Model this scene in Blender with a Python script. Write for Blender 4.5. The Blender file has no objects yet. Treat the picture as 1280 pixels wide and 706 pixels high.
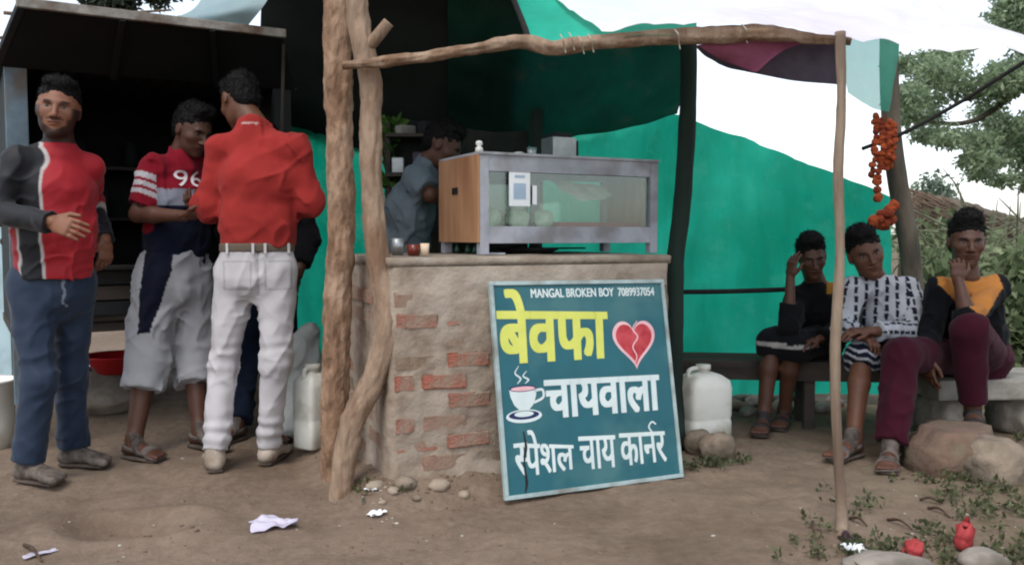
import bpy, bmesh, math, random
import numpy as np
from mathutils import Vector, Matrix

# ---------------------------------------------------------------- camera, world, sun, exposure
SC = bpy.context.scene
COL = SC.collection
R = math.radians
H_CAM, F_PX, W_PX, H_PX = 1.02, 1060.0, 1280.0, 706.0
PITCH = math.atan(58 / F_PX)
cd = bpy.data.cameras.new('camera')
cam = bpy.data.objects.new('camera', cd)
COL.objects.link(cam)
cam.location = (0, 0, H_CAM)
cam.rotation_euler = (math.pi / 2 - PITCH, 0, 0)
cd.sensor_fit = 'HORIZONTAL'
cd.sensor_width = 36.0
cd.lens = 36.0 * F_PX / W_PX
cd.clip_start = 0.05
cd.clip_end = 3000
SC.camera = cam

SUN_EL, SUN_AZ = R(58), R(200)          # soft light from behind and to the left of the camera
world = bpy.data.worlds.new('World')
SC.world = world
world.use_nodes = True
wt = world.node_tree
bg = wt.nodes['Background']
sky = wt.nodes.new('ShaderNodeTexSky')
sky.sky_type = 'NISHITA'
sky.sun_disc = False
sky.sun_elevation = SUN_EL
sky.sun_rotation = SUN_AZ
sky.air_density = 1.0
sky.dust_density = 1.2
sky.ozone_density = 1.0
hs = wt.nodes.new('ShaderNodeHueSaturation')
hs.inputs['Saturation'].default_value = 0.42     # overcast: a pale, almost colourless sky
wt.links.new(sky.outputs[0], hs.inputs['Color'])
wt.links.new(hs.outputs[0], bg.inputs[0])
bg.inputs[1].default_value = 0.15
sl = bpy.data.lights.new('sun', 'SUN')
sl.energy = 1.0
sl.angle = R(30)
sl.color = (1.0, 0.96, 0.9)
sun = bpy.data.objects.new('sun', sl)
COL.objects.link(sun)
sun.rotation_euler = (math.pi / 2 - SUN_EL, 0, math.pi - SUN_AZ)
SC.view_settings.view_transform = 'Standard'
SC.view_settings.look = 'None'
SC.view_settings.gamma = 1
SC.view_settings.exposure = 0.92
SC.cycles.use_denoising = True
SC.cycles.max_bounces = 8
SC.cycles.transparent_max_bounces = 12
SC.cycles.filter_width = 2.1

rng = np.random.default_rng(7)
random.seed(7)

# ---------------------------------------------------------------- helpers
CP, SP = math.cos(PITCH), math.sin(PITCH)

def P(px, py, Y):
    """point seen at photo pixel (px, py) at distance Y in front of the camera"""
    dx = (px - 640) / F_PX
    dy = -(py - 353) / F_PX
    d = np.array([dx, CP + dy * SP, -SP + dy * CP])
    return np.array([0, 0, H_CAM]) + d * (Y / d[1])

def G(px, py, h=0.0):
    """point at height h seen at photo pixel (px, py)"""
    dx = (px - 640) / F_PX
    dy = -(py - 353) / F_PX
    d = np.array([dx, CP + dy * SP, -SP + dy * CP])
    return np.array([0, 0, H_CAM]) + d * ((h - H_CAM) / d[2])

def lin(r, g, b):
    return tuple(((c / 255) / 12.92 if c / 255 < 0.04045 else ((c / 255 + 0.055) / 1.055) ** 2.4) for c in (r, g, b))

def hash3(ix, iy, iz, seed):
    n = (ix.astype(np.int64) * 374761393 + iy.astype(np.int64) * 668265263 + iz.astype(np.int64) * 2147483647 + seed * 974711) & 0x7fffffff
    n = ((n ^ (n >> 13)) * 1274126177) & 0x7fffffff
    n = ((n ^ (n >> 16)) * 668265263) & 0x7fffffff
    return (n & 0xffff) / 65535.0

def vnoise(p, seed=0):
    i = np.floor(p).astype(np.int64)
    f = p - i
    f = f * f * (3 - 2 * f)
    r = 0
    for a in (0, 1):
        for b in (0, 1):
            for c in (0, 1):
                w = (f[:, 0] if a else 1 - f[:, 0]) * (f[:, 1] if b else 1 - f[:, 1]) * (f[:, 2] if c else 1 - f[:, 2])
                r = r + w * hash3(i[:, 0] + a, i[:, 1] + b, i[:, 2] + c, seed)
    return r

def fbm(p, seed=0, octs=3):
    a, s, t = 0.5, 0, 0
    for o in range(octs):
        s = s + a * vnoise(p * 2 ** o, seed + o)
        t += a
        a *= 0.5
    return s / t

def mesh_np(name, V, F, smooth=True):
    me = bpy.data.meshes.new(name)
    V = np.asarray(V, dtype=np.float32)
    if isinstance(F, np.ndarray):
        k = F.shape[1]
        me.vertices.add(len(V)); me.vertices.foreach_set('co', V.ravel())
        me.loops.add(F.size); me.loops.foreach_set('vertex_index', F.astype(np.int32).ravel())
        me.polygons.add(len(F)); me.polygons.foreach_set('loop_start', np.arange(0, F.size, k, dtype=np.int32))
        me.update(calc_edges=True)
        me.validate()
    else:
        me.from_pydata([tuple(map(float, v)) for v in V], [], [tuple(f) for f in F])
    if smooth:
        me.polygons.foreach_set('use_smooth', np.ones(len(me.polygons), dtype=bool))
    me.update()
    return me

def link(name, me, m=None, parent=None, loc=None):
    o = bpy.data.objects.new(name, me)
    COL.objects.link(o)
    if m is not None and me is not None and len(me.materials) == 0:
        me.materials.append(m)
    if loc is not None:
        o.location = loc
    if parent is not None:
        o.parent = parent
    return o

def empty(name, loc, rz=0.0):
    o = bpy.data.objects.new(name, None)
    COL.objects.link(o)
    o.location = loc
    o.rotation_euler = (0, 0, rz)
    o.empty_display_size = 0.1
    return o

def tag(o, label=None, cat=None, group=None, kind=None):
    if label: o['label'] = label
    if cat: o['category'] = cat
    if group: o['group'] = group
    if kind: o['kind'] = kind
    return o

def colattr(me, cols, name='Col'):
    a = me.color_attributes.new(name, 'FLOAT_COLOR', 'POINT')
    c = np.ones((len(me.vertices), 4), dtype=np.float32)
    c[:, :3] = cols
    a.data.foreach_set('color', c.ravel())

class MB:
    """collects simple shapes into one mesh"""
    def __init__(s):
        s.bm = bmesh.new()
    def box(s, c, size, rot=None, bevel=0.0):
        M = Matrix.Translation(Vector(c)) @ (rot.to_4x4() if rot is not None else Matrix.Identity(4)) @ Matrix.Diagonal((*size, 1))
        r = bmesh.ops.create_cube(s.bm, size=1.0, matrix=M)
        if bevel:
            es = list({e for v in r['verts'] for e in v.link_edges})
            bmesh.ops.bevel(s.bm, geom=es, offset=bevel, segments=2, affect='EDGES', profile=0.6)
        return s
    def bar(s, a, b, w, d, bevel=0.0):
        a, b = Vector(a), Vector(b)
        q = (b - a).to_track_quat('Z', 'Y').to_matrix()
        return s.box((a + b) / 2, (w, d, (b - a).length), q, bevel)
    def cyl(s, a, b, r1, r2=None, n=16):
        a, b = Vector(a), Vector(b)
        q = (b - a).to_track_quat('Z', 'Y').to_matrix().to_4x4()
        bmesh.ops.create_cone(s.bm, cap_ends=True, segments=n, radius1=r1, radius2=r1 if r2 is None else r2,
                              depth=(b - a).length, matrix=Matrix.Translation((a + b) / 2) @ q)
        return s
    def lathe(s, c, prof, n=24, caps=False):
        rings = []
        for r, z in prof:
            rings.append([s.bm.verts.new((c[0] + r * math.cos(2 * math.pi * i / n), c[1] + r * math.sin(2 * math.pi * i / n), c[2] + z)) for i in range(n)])
        for k in range(len(rings) - 1):
            for i in range(n):
                s.bm.faces.new((rings[k][i], rings[k][(i + 1) % n], rings[k + 1][(i + 1) % n], rings[k + 1][i]))
        if caps:
            s.bm.faces.new(rings[0][::-1]); s.bm.faces.new(rings[-1])
        return s
    def mesh(s, name, smooth=False):
        bmesh.ops.recalc_face_normals(s.bm, faces=s.bm.faces)
        me = bpy.data.meshes.new(name)
        s.bm.to_mesh(me); s.bm.free()
        if smooth:
            me.polygons.foreach_set('use_smooth', np.ones(len(me.polygons), dtype=bool))
        return me
    def build(s, name, m, parent=None, loc=None, smooth=False):
        return link(name, s.mesh(name, smooth), m, parent, loc)

def catmull(pts, n):
    pts = np.array(pts, float)
    e = np.vstack([2 * pts[0] - pts[1], pts, 2 * pts[-1] - pts[-2]])
    out = []
    m = len(pts) - 1
    for k in range(n):
        t = k / (n - 1) * m
        i = min(int(t), m - 1); f = t - i
        p0, p1, p2, p3 = e[i], e[i + 1], e[i + 2], e[i + 3]
        out.append(0.5 * (2 * p1 + (p2 - p0) * f + (2 * p0 - 5 * p1 + 4 * p2 - p3) * f * f + (3 * p1 - p0 - 3 * p2 + p3) * f ** 3))
    return np.array(out)

def tube_np(pts, radii, n=60, seg=20, amp=0.0, freq=10.0, seed=0, stretch=0.35):
    """tapered tube along a smooth path with uneven bark-like surface -> V, F"""
    pr = np.hstack([np.array(pts, float), np.array(radii, float)[:, None]])
    c = catmull(pr, n)
    C, rad = c[:, :3], c[:, 3]
    T = np.gradient(C, axis=0); T /= np.linalg.norm(T, axis=1)[:, None]
    ref = np.array([0.0, 1, 0]) if abs(T[0, 1]) < 0.8 else np.array([1.0, 0, 0])
    L = np.cumsum(np.r_[0, np.linalg.norm(np.diff(C, axis=0), axis=1)])
    V = []
    ang = np.arange(seg) * 2 * math.pi / seg
    for k in range(n):
        a = np.cross(T[k], ref); a /= np.linalg.norm(a)
        b = np.cross(T[k], a)
        ring = np.cos(ang)[:, None] * a + np.sin(ang)[:, None] * b
        q = np.hstack([np.cos(ang)[:, None] * 0.06 * freq, np.sin(ang)[:, None] * 0.06 * freq, np.full((seg, 1), L[k] * freq * stretch)])
        r = rad[k] * (1 + 0 * ang)
        if amp:
            r = r + amp * (fbm(q * 1.0 + seed * 3.1, seed, 3) - 0.5) * 2
        V.append(C[k] + ring * r[:, None])
    V = np.vstack(V)
    i = np.arange(n - 1)[:, None] * seg; j = np.arange(seg)[None, :]; j2 = (j + 1) % seg
    F = np.stack([i + j, i + j2, i + seg + j2, i + seg + j], -1).reshape(-1, 4)
    V = np.vstack([V, C[:1], C[-1:]])
    m = n * seg
    caps = [[m, (q + 1) % seg, q, q] for q in range(seg)]
    F = [tuple(f) for f in F] + [(m, (q + 1) % seg, q) for q in range(seg)] + [(m + 1, (n - 1) * seg + q, (n - 1) * seg + (q + 1) % seg) for q in range(seg)]
    return V, F

def tube(name, pts, radii, m, parent=None, n=60, seg=20, amp=0.0, freq=10.0, seed=0, base=None, stretch=0.35):
    V, F = tube_np(pts, radii, n, seg, amp, freq, seed, stretch)
    o0 = np.array(base if base is not None else (0, 0, 0), float)
    return link(name, mesh_np(name, V - o0, F), m, parent, None if parent is not None else tuple(o0))

# ---------------------------------------------------------------- materials
def nodes_of(name):
    m = bpy.data.materials.new(name)
    m.use_nodes = True
    return m, m.node_tree, m.node_tree.nodes['Principled BSDF']

def mat(name, c1, c2=None, scale=6.0, rough=0.85, bump=0.0, bscale=60.0, stretch=(1, 1, 1), spec=0.3, metal=0.0, trans=0.0, lo=0.35, hi=0.65, c3=None, s3=2.0, coat=0.0):
    m, t, b = nodes_of(name)
    N, L = t.nodes.new, t.links.new
    b.inputs['Roughness'].default_value = rough
    b.inputs['Specular IOR Level'].default_value = spec
    b.inputs['Metallic'].default_value = metal
    b.inputs['Coat Weight'].default_value = coat
    tc = N('ShaderNodeTexCoord'); mp = N('ShaderNodeMapping'); mp.inputs['Scale'].default_value = stretch
    L(tc.outputs['Object'], mp.inputs[0])
    src = None
    if c2 is None:
        c2 = tuple(min(1, x * 0.78) for x in c1)
    n = N('ShaderNodeTexNoise'); n.inputs['Scale'].default_value = scale; n.inputs['Detail'].default_value = 6; n.inputs['Roughness'].default_value = 0.6
    L(mp.outputs[0], n.inputs['Vector'])
    r = N('ShaderNodeValToRGB')
    r.color_ramp.elements[0].position = lo; r.color_ramp.elements[1].position = hi
    r.color_ramp.elements[0].color = (*c1, 1); r.color_ramp.elements[1].color = (*c2, 1)
    L(n.outputs['Fac'], r.inputs[0])
    src = r.outputs[0]
    if c3 is not None:
        n3 = N('ShaderNodeTexNoise'); n3.inputs['Scale'].default_value = s3; n3.inputs['Detail'].default_value = 5
        L(mp.outputs[0], n3.inputs['Vector'])
        r3 = N('ShaderNodeValToRGB'); r3.color_ramp.elements[0].position = 0.48; r3.color_ramp.elements[1].position = 0.66
        L(n3.outputs['Fac'], r3.inputs[0])
        mx = N('ShaderNodeMix'); mx.data_type = 'RGBA'
        L(r3.outputs[0], mx.inputs[0]); L(src, mx.inputs[6]); mx.inputs[7].default_value = (*c3, 1)
        src = mx.outputs[2]
    L(src, b.inputs['Base Color'])
    if bump:
        nb = N('ShaderNodeTexNoise'); nb.inputs['Scale'].default_value = bscale; nb.inputs['Detail'].default_value = 5
        L(mp.outputs[0], nb.inputs['Vector'])
        bp = N('ShaderNodeBump'); bp.inputs['Strength'].default_value = bump; bp.inputs['Distance'].default_value = 0.01
        L(nb.outputs['Fac'], bp.inputs['Height']); L(bp.outputs[0], b.inputs['Normal'])
    if trans:
        tr = N('ShaderNodeBsdfTranslucent'); L(src, tr.inputs['Color'])
        ms = N('ShaderNodeMixShader'); ms.inputs[0].default_value = trans
        out = t.nodes['Material Output']
        L(b.outputs[0], ms.inputs[1]); L(tr.outputs[0], ms.inputs[2]); L(ms.outputs[0], out.inputs['Surface'])
    return m

def mat_vc(name, rough=0.85, bump=0.15, bscale=350.0, spec=0.2, var=0.18, vscale=14.0, sss=0.0, sheen=0.0):
    """colour from the mesh's own painted colours (dye and print of the cloth, skin tones)"""
    m, t, b = nodes_of(name)
    N, L = t.nodes.new, t.links.new
    b.inputs['Roughness'].default_value = rough
    b.inputs['Specular IOR Level'].default_value = spec
    b.inputs['Sheen Weight'].default_value = sheen
    at = N('ShaderNodeAttribute'); at.attribute_name = 'Col'
    tc = N('ShaderNodeTexCoord')
    n = N('ShaderNodeTexNoise'); n.inputs['Scale'].default_value = vscale; n.inputs['Detail'].default_value = 6
    L(tc.outputs['Object'], n.inputs['Vector'])
    mr = N('ShaderNodeMapRange'); mr.inputs['To Min'].default_value = 1 - var; mr.inputs['To Max'].default_value = 1 + var
    mr.inputs['From Min'].default_value = 0.3; mr.inputs['From Max'].default_value = 0.7
    L(n.outputs['Fac'], mr.inputs['Value'])
    mx = N('ShaderNodeMix'); mx.data_type = 'RGBA'; mx.blend_type = 'MULTIPLY'; mx.inputs[0].default_value = 1
    L(at.outputs['Color'], mx.inputs[6]); L(mr.outputs[0], mx.inputs[7])
    L(mx.outputs[2], b.inputs['Base Color'])
    if sss:
        b.inputs['Subsurface Weight'].default_value = sss
        b.inputs['Subsurface Radius'].default_value = (0.01, 0.004, 0.002)
        b.inputs['Subsurface Scale'].default_value = 0.3
    if bump:
        nb = N('ShaderNodeTexNoise'); nb.inputs['Scale'].default_value = bscale; nb.inputs['Detail'].default_value = 3
        L(tc.outputs['Object'], nb.inputs['Vector'])
        bp = N('ShaderNodeBump'); bp.inputs['Strength'].default_value = bump; bp.inputs['Distance'].default_value = 0.002
        L(nb.outputs['Fac'], bp.inputs['Height']); L(bp.outputs[0], b.inputs['Normal'])
    return m

def mat_glass(name, tint=(0.85, 0.92, 0.9), clear=0.82):
    m, t, b = nodes_of(name)
    N, L = t.nodes.new, t.links.new
    gl = N('ShaderNodeBsdfGlossy'); gl.inputs['Roughness'].default_value = 0.06; gl.inputs['Color'].default_value = (0.8, 0.85, 0.85, 1)
    tr = N('ShaderNodeBsdfTransparent'); tr.inputs['Color'].default_value = (*tint, 1)
    ms = N('ShaderNodeMixShader'); ms.inputs[0].default_value = 1 - clear
    L(tr.outputs[0], ms.inputs[1]); L(gl.outputs[0], ms.inputs[2])
    L(ms.outputs[0], t.nodes['Material Output'].inputs['Surface'])
    return m

def mat_net(name, c, c2, hole=0.12, trans=0.55):
    """woven plastic shade net: lets some light straight through, glows where lit from behind"""
    m, t, b = nodes_of(name)
    N, L = t.nodes.new, t.links.new
    tc = N('ShaderNodeTexCoord')
    n = N('ShaderNodeTexNoise'); n.inputs['Scale'].default_value = 1.6; n.inputs['Detail'].default_value = 6
    L(tc.outputs['Object'], n.inputs['Vector'])
    r = N('ShaderNodeValToRGB'); r.color_ramp.elements[0].color = (*c, 1); r.color_ramp.elements[1].color = (*c2, 1)
    r.color_ramp.elements[0].position = 0.35; r.color_ramp.elements[1].position = 0.65
    L(n.outputs['Fac'], r.inputs[0])
    # lighter and darker streaks and creases running down the weave
    mp = N('ShaderNodeMapping'); mp.inputs['Scale'].default_value = (5, 3, 1.6); L(tc.outputs['Object'], mp.inputs[0])
    n2 = N('ShaderNodeTexNoise'); n2.inputs['Scale'].default_value = 1.0; n2.inputs['Detail'].default_value = 9; n2.inputs['Roughness'].default_value = 0.62; n2.inputs['Distortion'].default_value = 0.6
    L(mp.outputs[0], n2.inputs['Vector'])
    r2 = N('ShaderNodeMapRange'); r2.inputs['From Min'].default_value = 0.3; r2.inputs['From Max'].default_value = 0.72; r2.inputs['To Min'].default_value = 0.80; r2.inputs['To Max'].default_value = 1.08
    L(n2.outputs['Fac'], r2.inputs['Value'])
    mx = N('ShaderNodeMix'); mx.data_type = 'RGBA'; mx.blend_type = 'MULTIPLY'; mx.inputs[0].default_value = 1
    L(r.outputs[0], mx.inputs[6]); L(r2.outputs[0], mx.inputs[7])
    n3 = N('ShaderNodeTexNoise'); n3.inputs['Scale'].default_value = 5.0; n3.inputs['Detail'].default_value = 8; n3.inputs['Roughness'].default_value = 0.7
    L(tc.outputs['Object'], n3.inputs['Vector'])
    r3 = N('ShaderNodeMapRange'); r3.inputs['From Min'].default_value = 0.55; r3.inputs['From Max'].default_value = 0.78; r3.inputs['To Max'].default_value = 0.35
    L(n3.outputs['Fac'], r3.inputs['Value'])
    mx2 = N('ShaderNodeMix'); mx2.data_type = 'RGBA'; L(r3.outputs[0], mx2.inputs[0]); L(mx.outputs[2], mx2.inputs[6]); mx2.inputs[7].default_value = (c[0] * 2.2 + 0.08, min(1, c[1] * 1.15), min(1, c[2] * 1.2), 1)
    cs = mx2.outputs[2]
    L(cs, b.inputs['Base Color']); b.inputs['Roughness'].default_value = 0.6
    tl = N('ShaderNodeBsdfTranslucent'); L(cs, tl.inputs['Color'])
    bp = N('ShaderNodeBump'); bp.inputs['Strength'].default_value = 0.6; bp.inputs['Distance'].default_value = 0.03
    L(n2.outputs['Fac'], bp.inputs['Height']); L(bp.outputs[0], b.inputs['Normal']); L(bp.outputs[0], tl.inputs['Normal'])
    m1 = N('ShaderNodeMixShader'); m1.inputs[0].default_value = trans
    L(b.outputs[0], m1.inputs[1]); L(tl.outputs[0], m1.inputs[2])
    tp = N('ShaderNodeBsdfTransparent')
    m2 = N('ShaderNodeMixShader'); m2.inputs[0].default_value = hole
    L(m1.outputs[0], m2.inputs[1]); L(tp.outputs[0], m2.inputs[2])
    L(m2.outputs[0], t.nodes['Material Output'].inputs['Surface'])
    return m
# ---------------------------------------------------------------- the stall's own axes (counter front line)
YAW = R(25)
O2 = np.array([-0.449, 3.174]) + 0.04 * np.array([-0.4226, 0.9063]); UU = np.array([math.cos(YAW), math.sin(YAW)]); VV = np.array([-math.sin(YAW), math.cos(YAW)])
def S(u, v, h):
    p = O2 + u * UU + v * VV
    return np.array([p[0], p[1], h])

# ---------------------------------------------------------------- ground
def sstep(x, a, b):
    t = np.clip((x - a) / (b - a), 0, 1)
    return t * t * (3 - 2 * t)

def hitg(px, py):
    """where the line of sight through a photo pixel meets the uneven ground"""
    Ys = np.linspace(1.8, 9.0, 1500)
    dx = (px - 640) / F_PX; dy = -(py - 353) / F_PX
    d = np.array([dx, CP + dy * SP, -SP + dy * CP]); d = d / d[1]
    p = np.array([0, 0, H_CAM]) + Ys[:, None] * d
    b = p[:, 2] <= gh(p[:, 0], p[:, 1])
    k = int(np.argmax(b)) if b.any() else len(Ys) - 1
    return np.array([p[k, 0], p[k, 1], float(gh(p[k:k + 1, 0], p[k:k + 1, 1])[0])])
PIT = G(165, 655)
def gh(x, y):
    x = np.asarray(x, float); y = np.asarray(y, float)
    shp = x.shape
    x = x.ravel(); y = y.ravel()
    p = np.stack([x, y, 0 * x], 1)
    z = 0.05 * (fbm(p * 1.3, 11, 3) - 0.5) + 0.022 * (fbm(p * 6, 21, 3) - 0.5)
    near = np.exp(-((x - 0) ** 2 / 60 + (y - 4) ** 2 / 60))
    z = z * near + (1 - near) * 0.25 * (fbm(p * 0.12, 31, 3) - 0.5)
    # dirt banked up against the brick counter
    u = (x - O2[0]) * UU[0] + (y - O2[1]) * UU[1]; v = (x - O2[0]) * VV[0] + (y - O2[1]) * VV[1]
    z += 0.085 * sstep(v, -0.17, 0.02) * sstep(u, -0.25, -0.02) * (1 - sstep(u, 0.30, 0.7)) * (0.7 + 0.6 * fbm(p * 9, 5, 2))
    # higher ground under and behind the kiosk
    z += 0.16 * sstep(y, 4.15, 5.2) * (1 - sstep(x, -1.4, -0.5))
    # shallow pit scraped in the dirt
    d = np.sqrt(((x - PIT[0]) / 0.26) ** 2 + ((y - PIT[1]) / 0.16) ** 2)
    z += -0.05 * (1 - sstep(d, 0.3, 1.0)) + 0.016 * np.exp(-((d - 1.15) / 0.25) ** 2)
    # rough verge on the right
    z += 0.05 * sstep(x, 1.3, 2.2) * (fbm(p * 4, 41, 3) - 0.35) * (1 - sstep(y, 7, 12))
    z += 0.006 * fbm(p * 22, 51, 2) - 0.003 + 0.014 * (fbm(p * 11, 71, 2) - 0.5) * near
    return z.reshape(shp)

def graded(lo, hi, a, b, step, grow=1.18):
    g = list(np.arange(a, b + step / 2, step))
    s = step
    while g[-1] < hi: s *= grow; g.append(g[-1] + s)
    s = step
    while g[0] > lo: s *= grow; g.insert(0, g[0] - s)
    return np.array(g)

gx = graded(-900, 900, -2.6, 3.2, 0.022); gy = graded(-300, 1500, 2.3, 5.6, 0.022)
XX, YY = np.meshgrid(gx, gy, indexing='xy')
ZZ = gh(XX, YY)
V = np.stack([XX.ravel(), YY.ravel(), ZZ.ravel()], 1)
nx_, ny_ = len(gx), len(gy)
i = np.arange(ny_ - 1)[:, None] * nx_ + np.arange(nx_ - 1)[None, :]
F = np.stack([i, i + 1, i + nx_ + 1, i + nx_], -1).reshape(-1, 4)

def mat_ground():
    m, t, b = nodes_of('dirt')
    N, L = t.nodes.new, t.links.new
    b.inputs['Roughness'].default_value = 0.95; b.inputs['Specular IOR Level'].default_value = 0.15
    tc = N('ShaderNodeTexCoord')
    def noise(s, d=8, r=0.6, off=0):
        n = N('ShaderNodeTexNoise'); n.inputs['Scale'].default_value = s; n.inputs['Detail'].default_value = d; n.inputs['Roughness'].default_value = r
        if off:
            mp = N('ShaderNodeMapping'); mp.inputs['Location'].default_value = (off, off * 2, 0); L(tc.outputs['Object'], mp.inputs[0]); L(mp.outputs[0], n.inputs[0])
        else: L(tc.outputs['Object'], n.inputs[0])
        return n.outputs['Fac']
    def ramp(src, p0, p1, c0, c1):
        r = N('ShaderNodeValToRGB'); e = r.color_ramp.elements
        e[0].position, e[1].position = p0, p1; e[0].color, e[1].color = (*c0, 1), (*c1, 1); L(src, r.inputs[0]); return r.outputs[0]
    def mix(fac, a, c):
        x = N('ShaderNodeMix'); x.data_type = 'RGBA'; L(fac, x.inputs[0]); L(a, x.inputs[6])
        if isinstance(c, tuple): x.inputs[7].default_value = (*c, 1)
        else: L(c, x.inputs[7])
        return x.outputs[2]
    base = ramp(noise(1.4), 0.38, 0.64, lin(114, 98, 84), lin(136, 119, 103))
    fine = ramp(noise(24, 10, 0.7), 0.40, 0.62, lin(94, 78, 66), lin(142, 125, 109))
    c = mix(ramp(noise(3, 6, 0.6, 5), 0.3, 0.7, (0.1,) * 3, (0.45,) * 3), base, fine)
    damp = ramp(noise(0.9, 8, 0.65, 9), 0.50, 0.64, (0,) * 3, (0.75,) * 3)
    c = mix(damp, c, lin(88, 71, 58))
    # weedy green dust only beyond the trodden floor, on the right verge
    sep = N('ShaderNodeSeparateXYZ'); L(tc.outputs['Object'], sep.inputs[0])
    mr = N('ShaderNodeMapRange'); mr.inputs['From Min'].default_value = 1.1; mr.inputs['From Max'].default_value = 2.4; L(sep.outputs['X'], mr.inputs['Value'])
    mo = N('ShaderNodeMath'); mo.operation = 'MULTIPLY'; L(mr.outputs[0], mo.inputs[0]); L(ramp(noise(3.5, 8, 0.7, 3), 0.42, 0.62, (0,) * 3, (0.75,) * 3), mo.inputs[1])
    c = mix(mo.outputs[0], c, lin(84, 88, 58))
    L(c, b.inputs['Base Color'])
    bp = N('ShaderNodeBump'); bp.inputs['Strength'].default_value = 0.8; bp.inputs['Distance'].default_value = 0.014
    L(noise(45, 10, 0.7), bp.inputs['Height']); L(bp.outputs[0], b.inputs['Normal'])
    return m
M_GROUND = mat_ground()
tag(link('ground', mesh_np('ground', V, F), M_GROUND), kind='structure')

# ---------------------------------------------------------------- materials of the stall
M_BARK = mat('bark_red', lin(152, 122, 98), lin(106, 80, 62), 22, 0.95, 1.0, 70, stretch=(1, 1, 0.4), c3=lin(166, 140, 118), s3=9)
M_BARE = mat('bare_wood', lin(152, 130, 110), lin(116, 94, 76), 16, 0.9, 0.9, 60, stretch=(1, 1, 0.3), c3=lin(116, 90, 70), s3=8)
M_BAMBOO = mat('pale_pole', lin(144, 126, 108), lin(108, 92, 78), 14, 0.85, 0.6, 60, stretch=(1, 1, 0.2), c3=lin(106, 88, 74), s3=7)
M_DARKPOST = mat('dark_post', lin(36, 52, 44), lin(24, 34, 30), 8, 0.9, 0.5, 50, stretch=(1, 1, 0.25))
M_GREYPOST = mat('grey_post', lin(100, 92, 80), lin(62, 58, 50), 8, 0.9, 0.5, 50, stretch=(1, 1, 0.25))
M_MUD = mat('mud_plaster', lin(156, 142, 126), lin(124, 108, 94), 9, 0.95, 0.45, 60, c3=lin(166, 154, 140), s3=3)
M_LEDGE = mat('cement_ledge', lin(158, 148, 134), lin(134, 122, 108), 9, 0.9, 0.5, 50, c3=lin(120, 104, 90), s3=4)
M_BRICK = [mat('brick_a', lin(156, 110, 94), lin(128, 90, 76), 22, 0.95, 0.7, 90, c3=lin(146, 126, 110), s3=9),
           mat('brick_b', lin(146, 118, 102), lin(128, 102, 88), 18, 0.95, 0.5, 90, c3=lin(140, 120, 104), s3=10),
           mat('brick_c', lin(160, 98, 80), lin(134, 84, 70), 20, 0.95, 0.7, 90, c3=lin(142, 122, 106), s3=8),
           mat('brick_d', lin(140, 122, 104), lin(118, 100, 84), 18, 0.95, 0.5, 90)]
M_NET = mat_net('green_shade_net', lin(52, 206, 174), lin(18, 172, 138), 0.0, 0.80)
M_NET_PALE = mat_net('pale_green_net', lin(70, 178, 152), lin(44, 150, 126), 0.30, 0.5)
M_DARKTARP = mat('dark_tarpaulin', lin(24, 30, 26), lin(15, 19, 17), 3, 0.8, 0.3, 20)
M_GREENTARP = mat_net('green_tarpaulin', lin(36, 196, 166), lin(20, 178, 148), 0.0, 0.35)
M_WHITETARP = mat('white_tarpaulin', lin(252, 252, 252), lin(248, 247, 249), 1.5, 0.6, 0.3, 12, trans=0.4, c3=lin(240, 234, 244), s3=0.9)
M_BLUETARP = mat('blue_grey_sheet', lin(142, 164, 168), lin(120, 142, 148), 3, 0.55, 0.2, 12)
M_MAROON = mat('maroon_cloth', lin(158, 92, 116), lin(120, 60, 82), 5, 0.9, 0.3, 30, trans=0.25)
M_GREYCLOTH = mat('grey_cloth', lin(92, 84, 96), lin(66, 60, 72), 5, 0.9, 0.3, 30, trans=0.15)
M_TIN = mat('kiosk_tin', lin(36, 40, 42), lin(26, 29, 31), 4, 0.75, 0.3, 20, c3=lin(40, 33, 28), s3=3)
M_TIN_SHADED = mat('kiosk_tin_shaded', lin(20, 21, 21), lin(13, 14, 14), 4, 0.8, 0.2, 20)  # shade inside the kiosk and under its flap put into the tin's colour
M_EDGE = mat('flap_edge', lin(150, 146, 138), lin(110, 104, 98), 9, 0.7, 0.4, 40, c3=lin(90, 70, 56), s3=8)
M_BLUEPOST = mat('blue_grey_paint', lin(104, 122, 132), lin(82, 98, 108), 6, 0.6, 0.2, 30, c3=lin(90, 84, 78), s3=5)
M_PALEPANEL = mat('pale_blue_panel', lin(176, 200, 206), lin(156, 182, 190), 3, 0.6, 0.1, 20, c3=lin(140, 150, 150), s3=3)
M_DARKWOOD = mat('dark_wood', lin(74, 66, 58), lin(50, 44, 40), 6, 0.85, 0.4, 40, stretch=(0.2, 1, 1))
M_STONE = [mat('stone_tan', lin(138, 124, 108), lin(108, 96, 84), 9, 0.95, 0.9, 40, c3=lin(94, 84, 72), s3=7),
           mat('stone_grey', lin(148, 140, 130), lin(112, 104, 96), 8, 0.95, 0.6, 40, c3=lin(96, 90, 80), s3=6),
           mat('stone_red', lin(116, 94, 80), lin(94, 78, 66), 9, 0.95, 1.0, 34, c3=lin(104, 98, 80), s3=6)]
M_CONC = mat('concrete', lin(150, 146, 138), lin(122, 118, 110), 6, 0.92, 0.5, 40, c3=lin(104, 100, 92), s3=4)
M_ROPE = mat('dark_rope', lin(36, 34, 32), lin(24, 22, 22), 20, 0.9)
M_STRING = mat('string', lin(176, 170, 156), lin(146, 140, 126), 20, 0.9)

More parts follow.
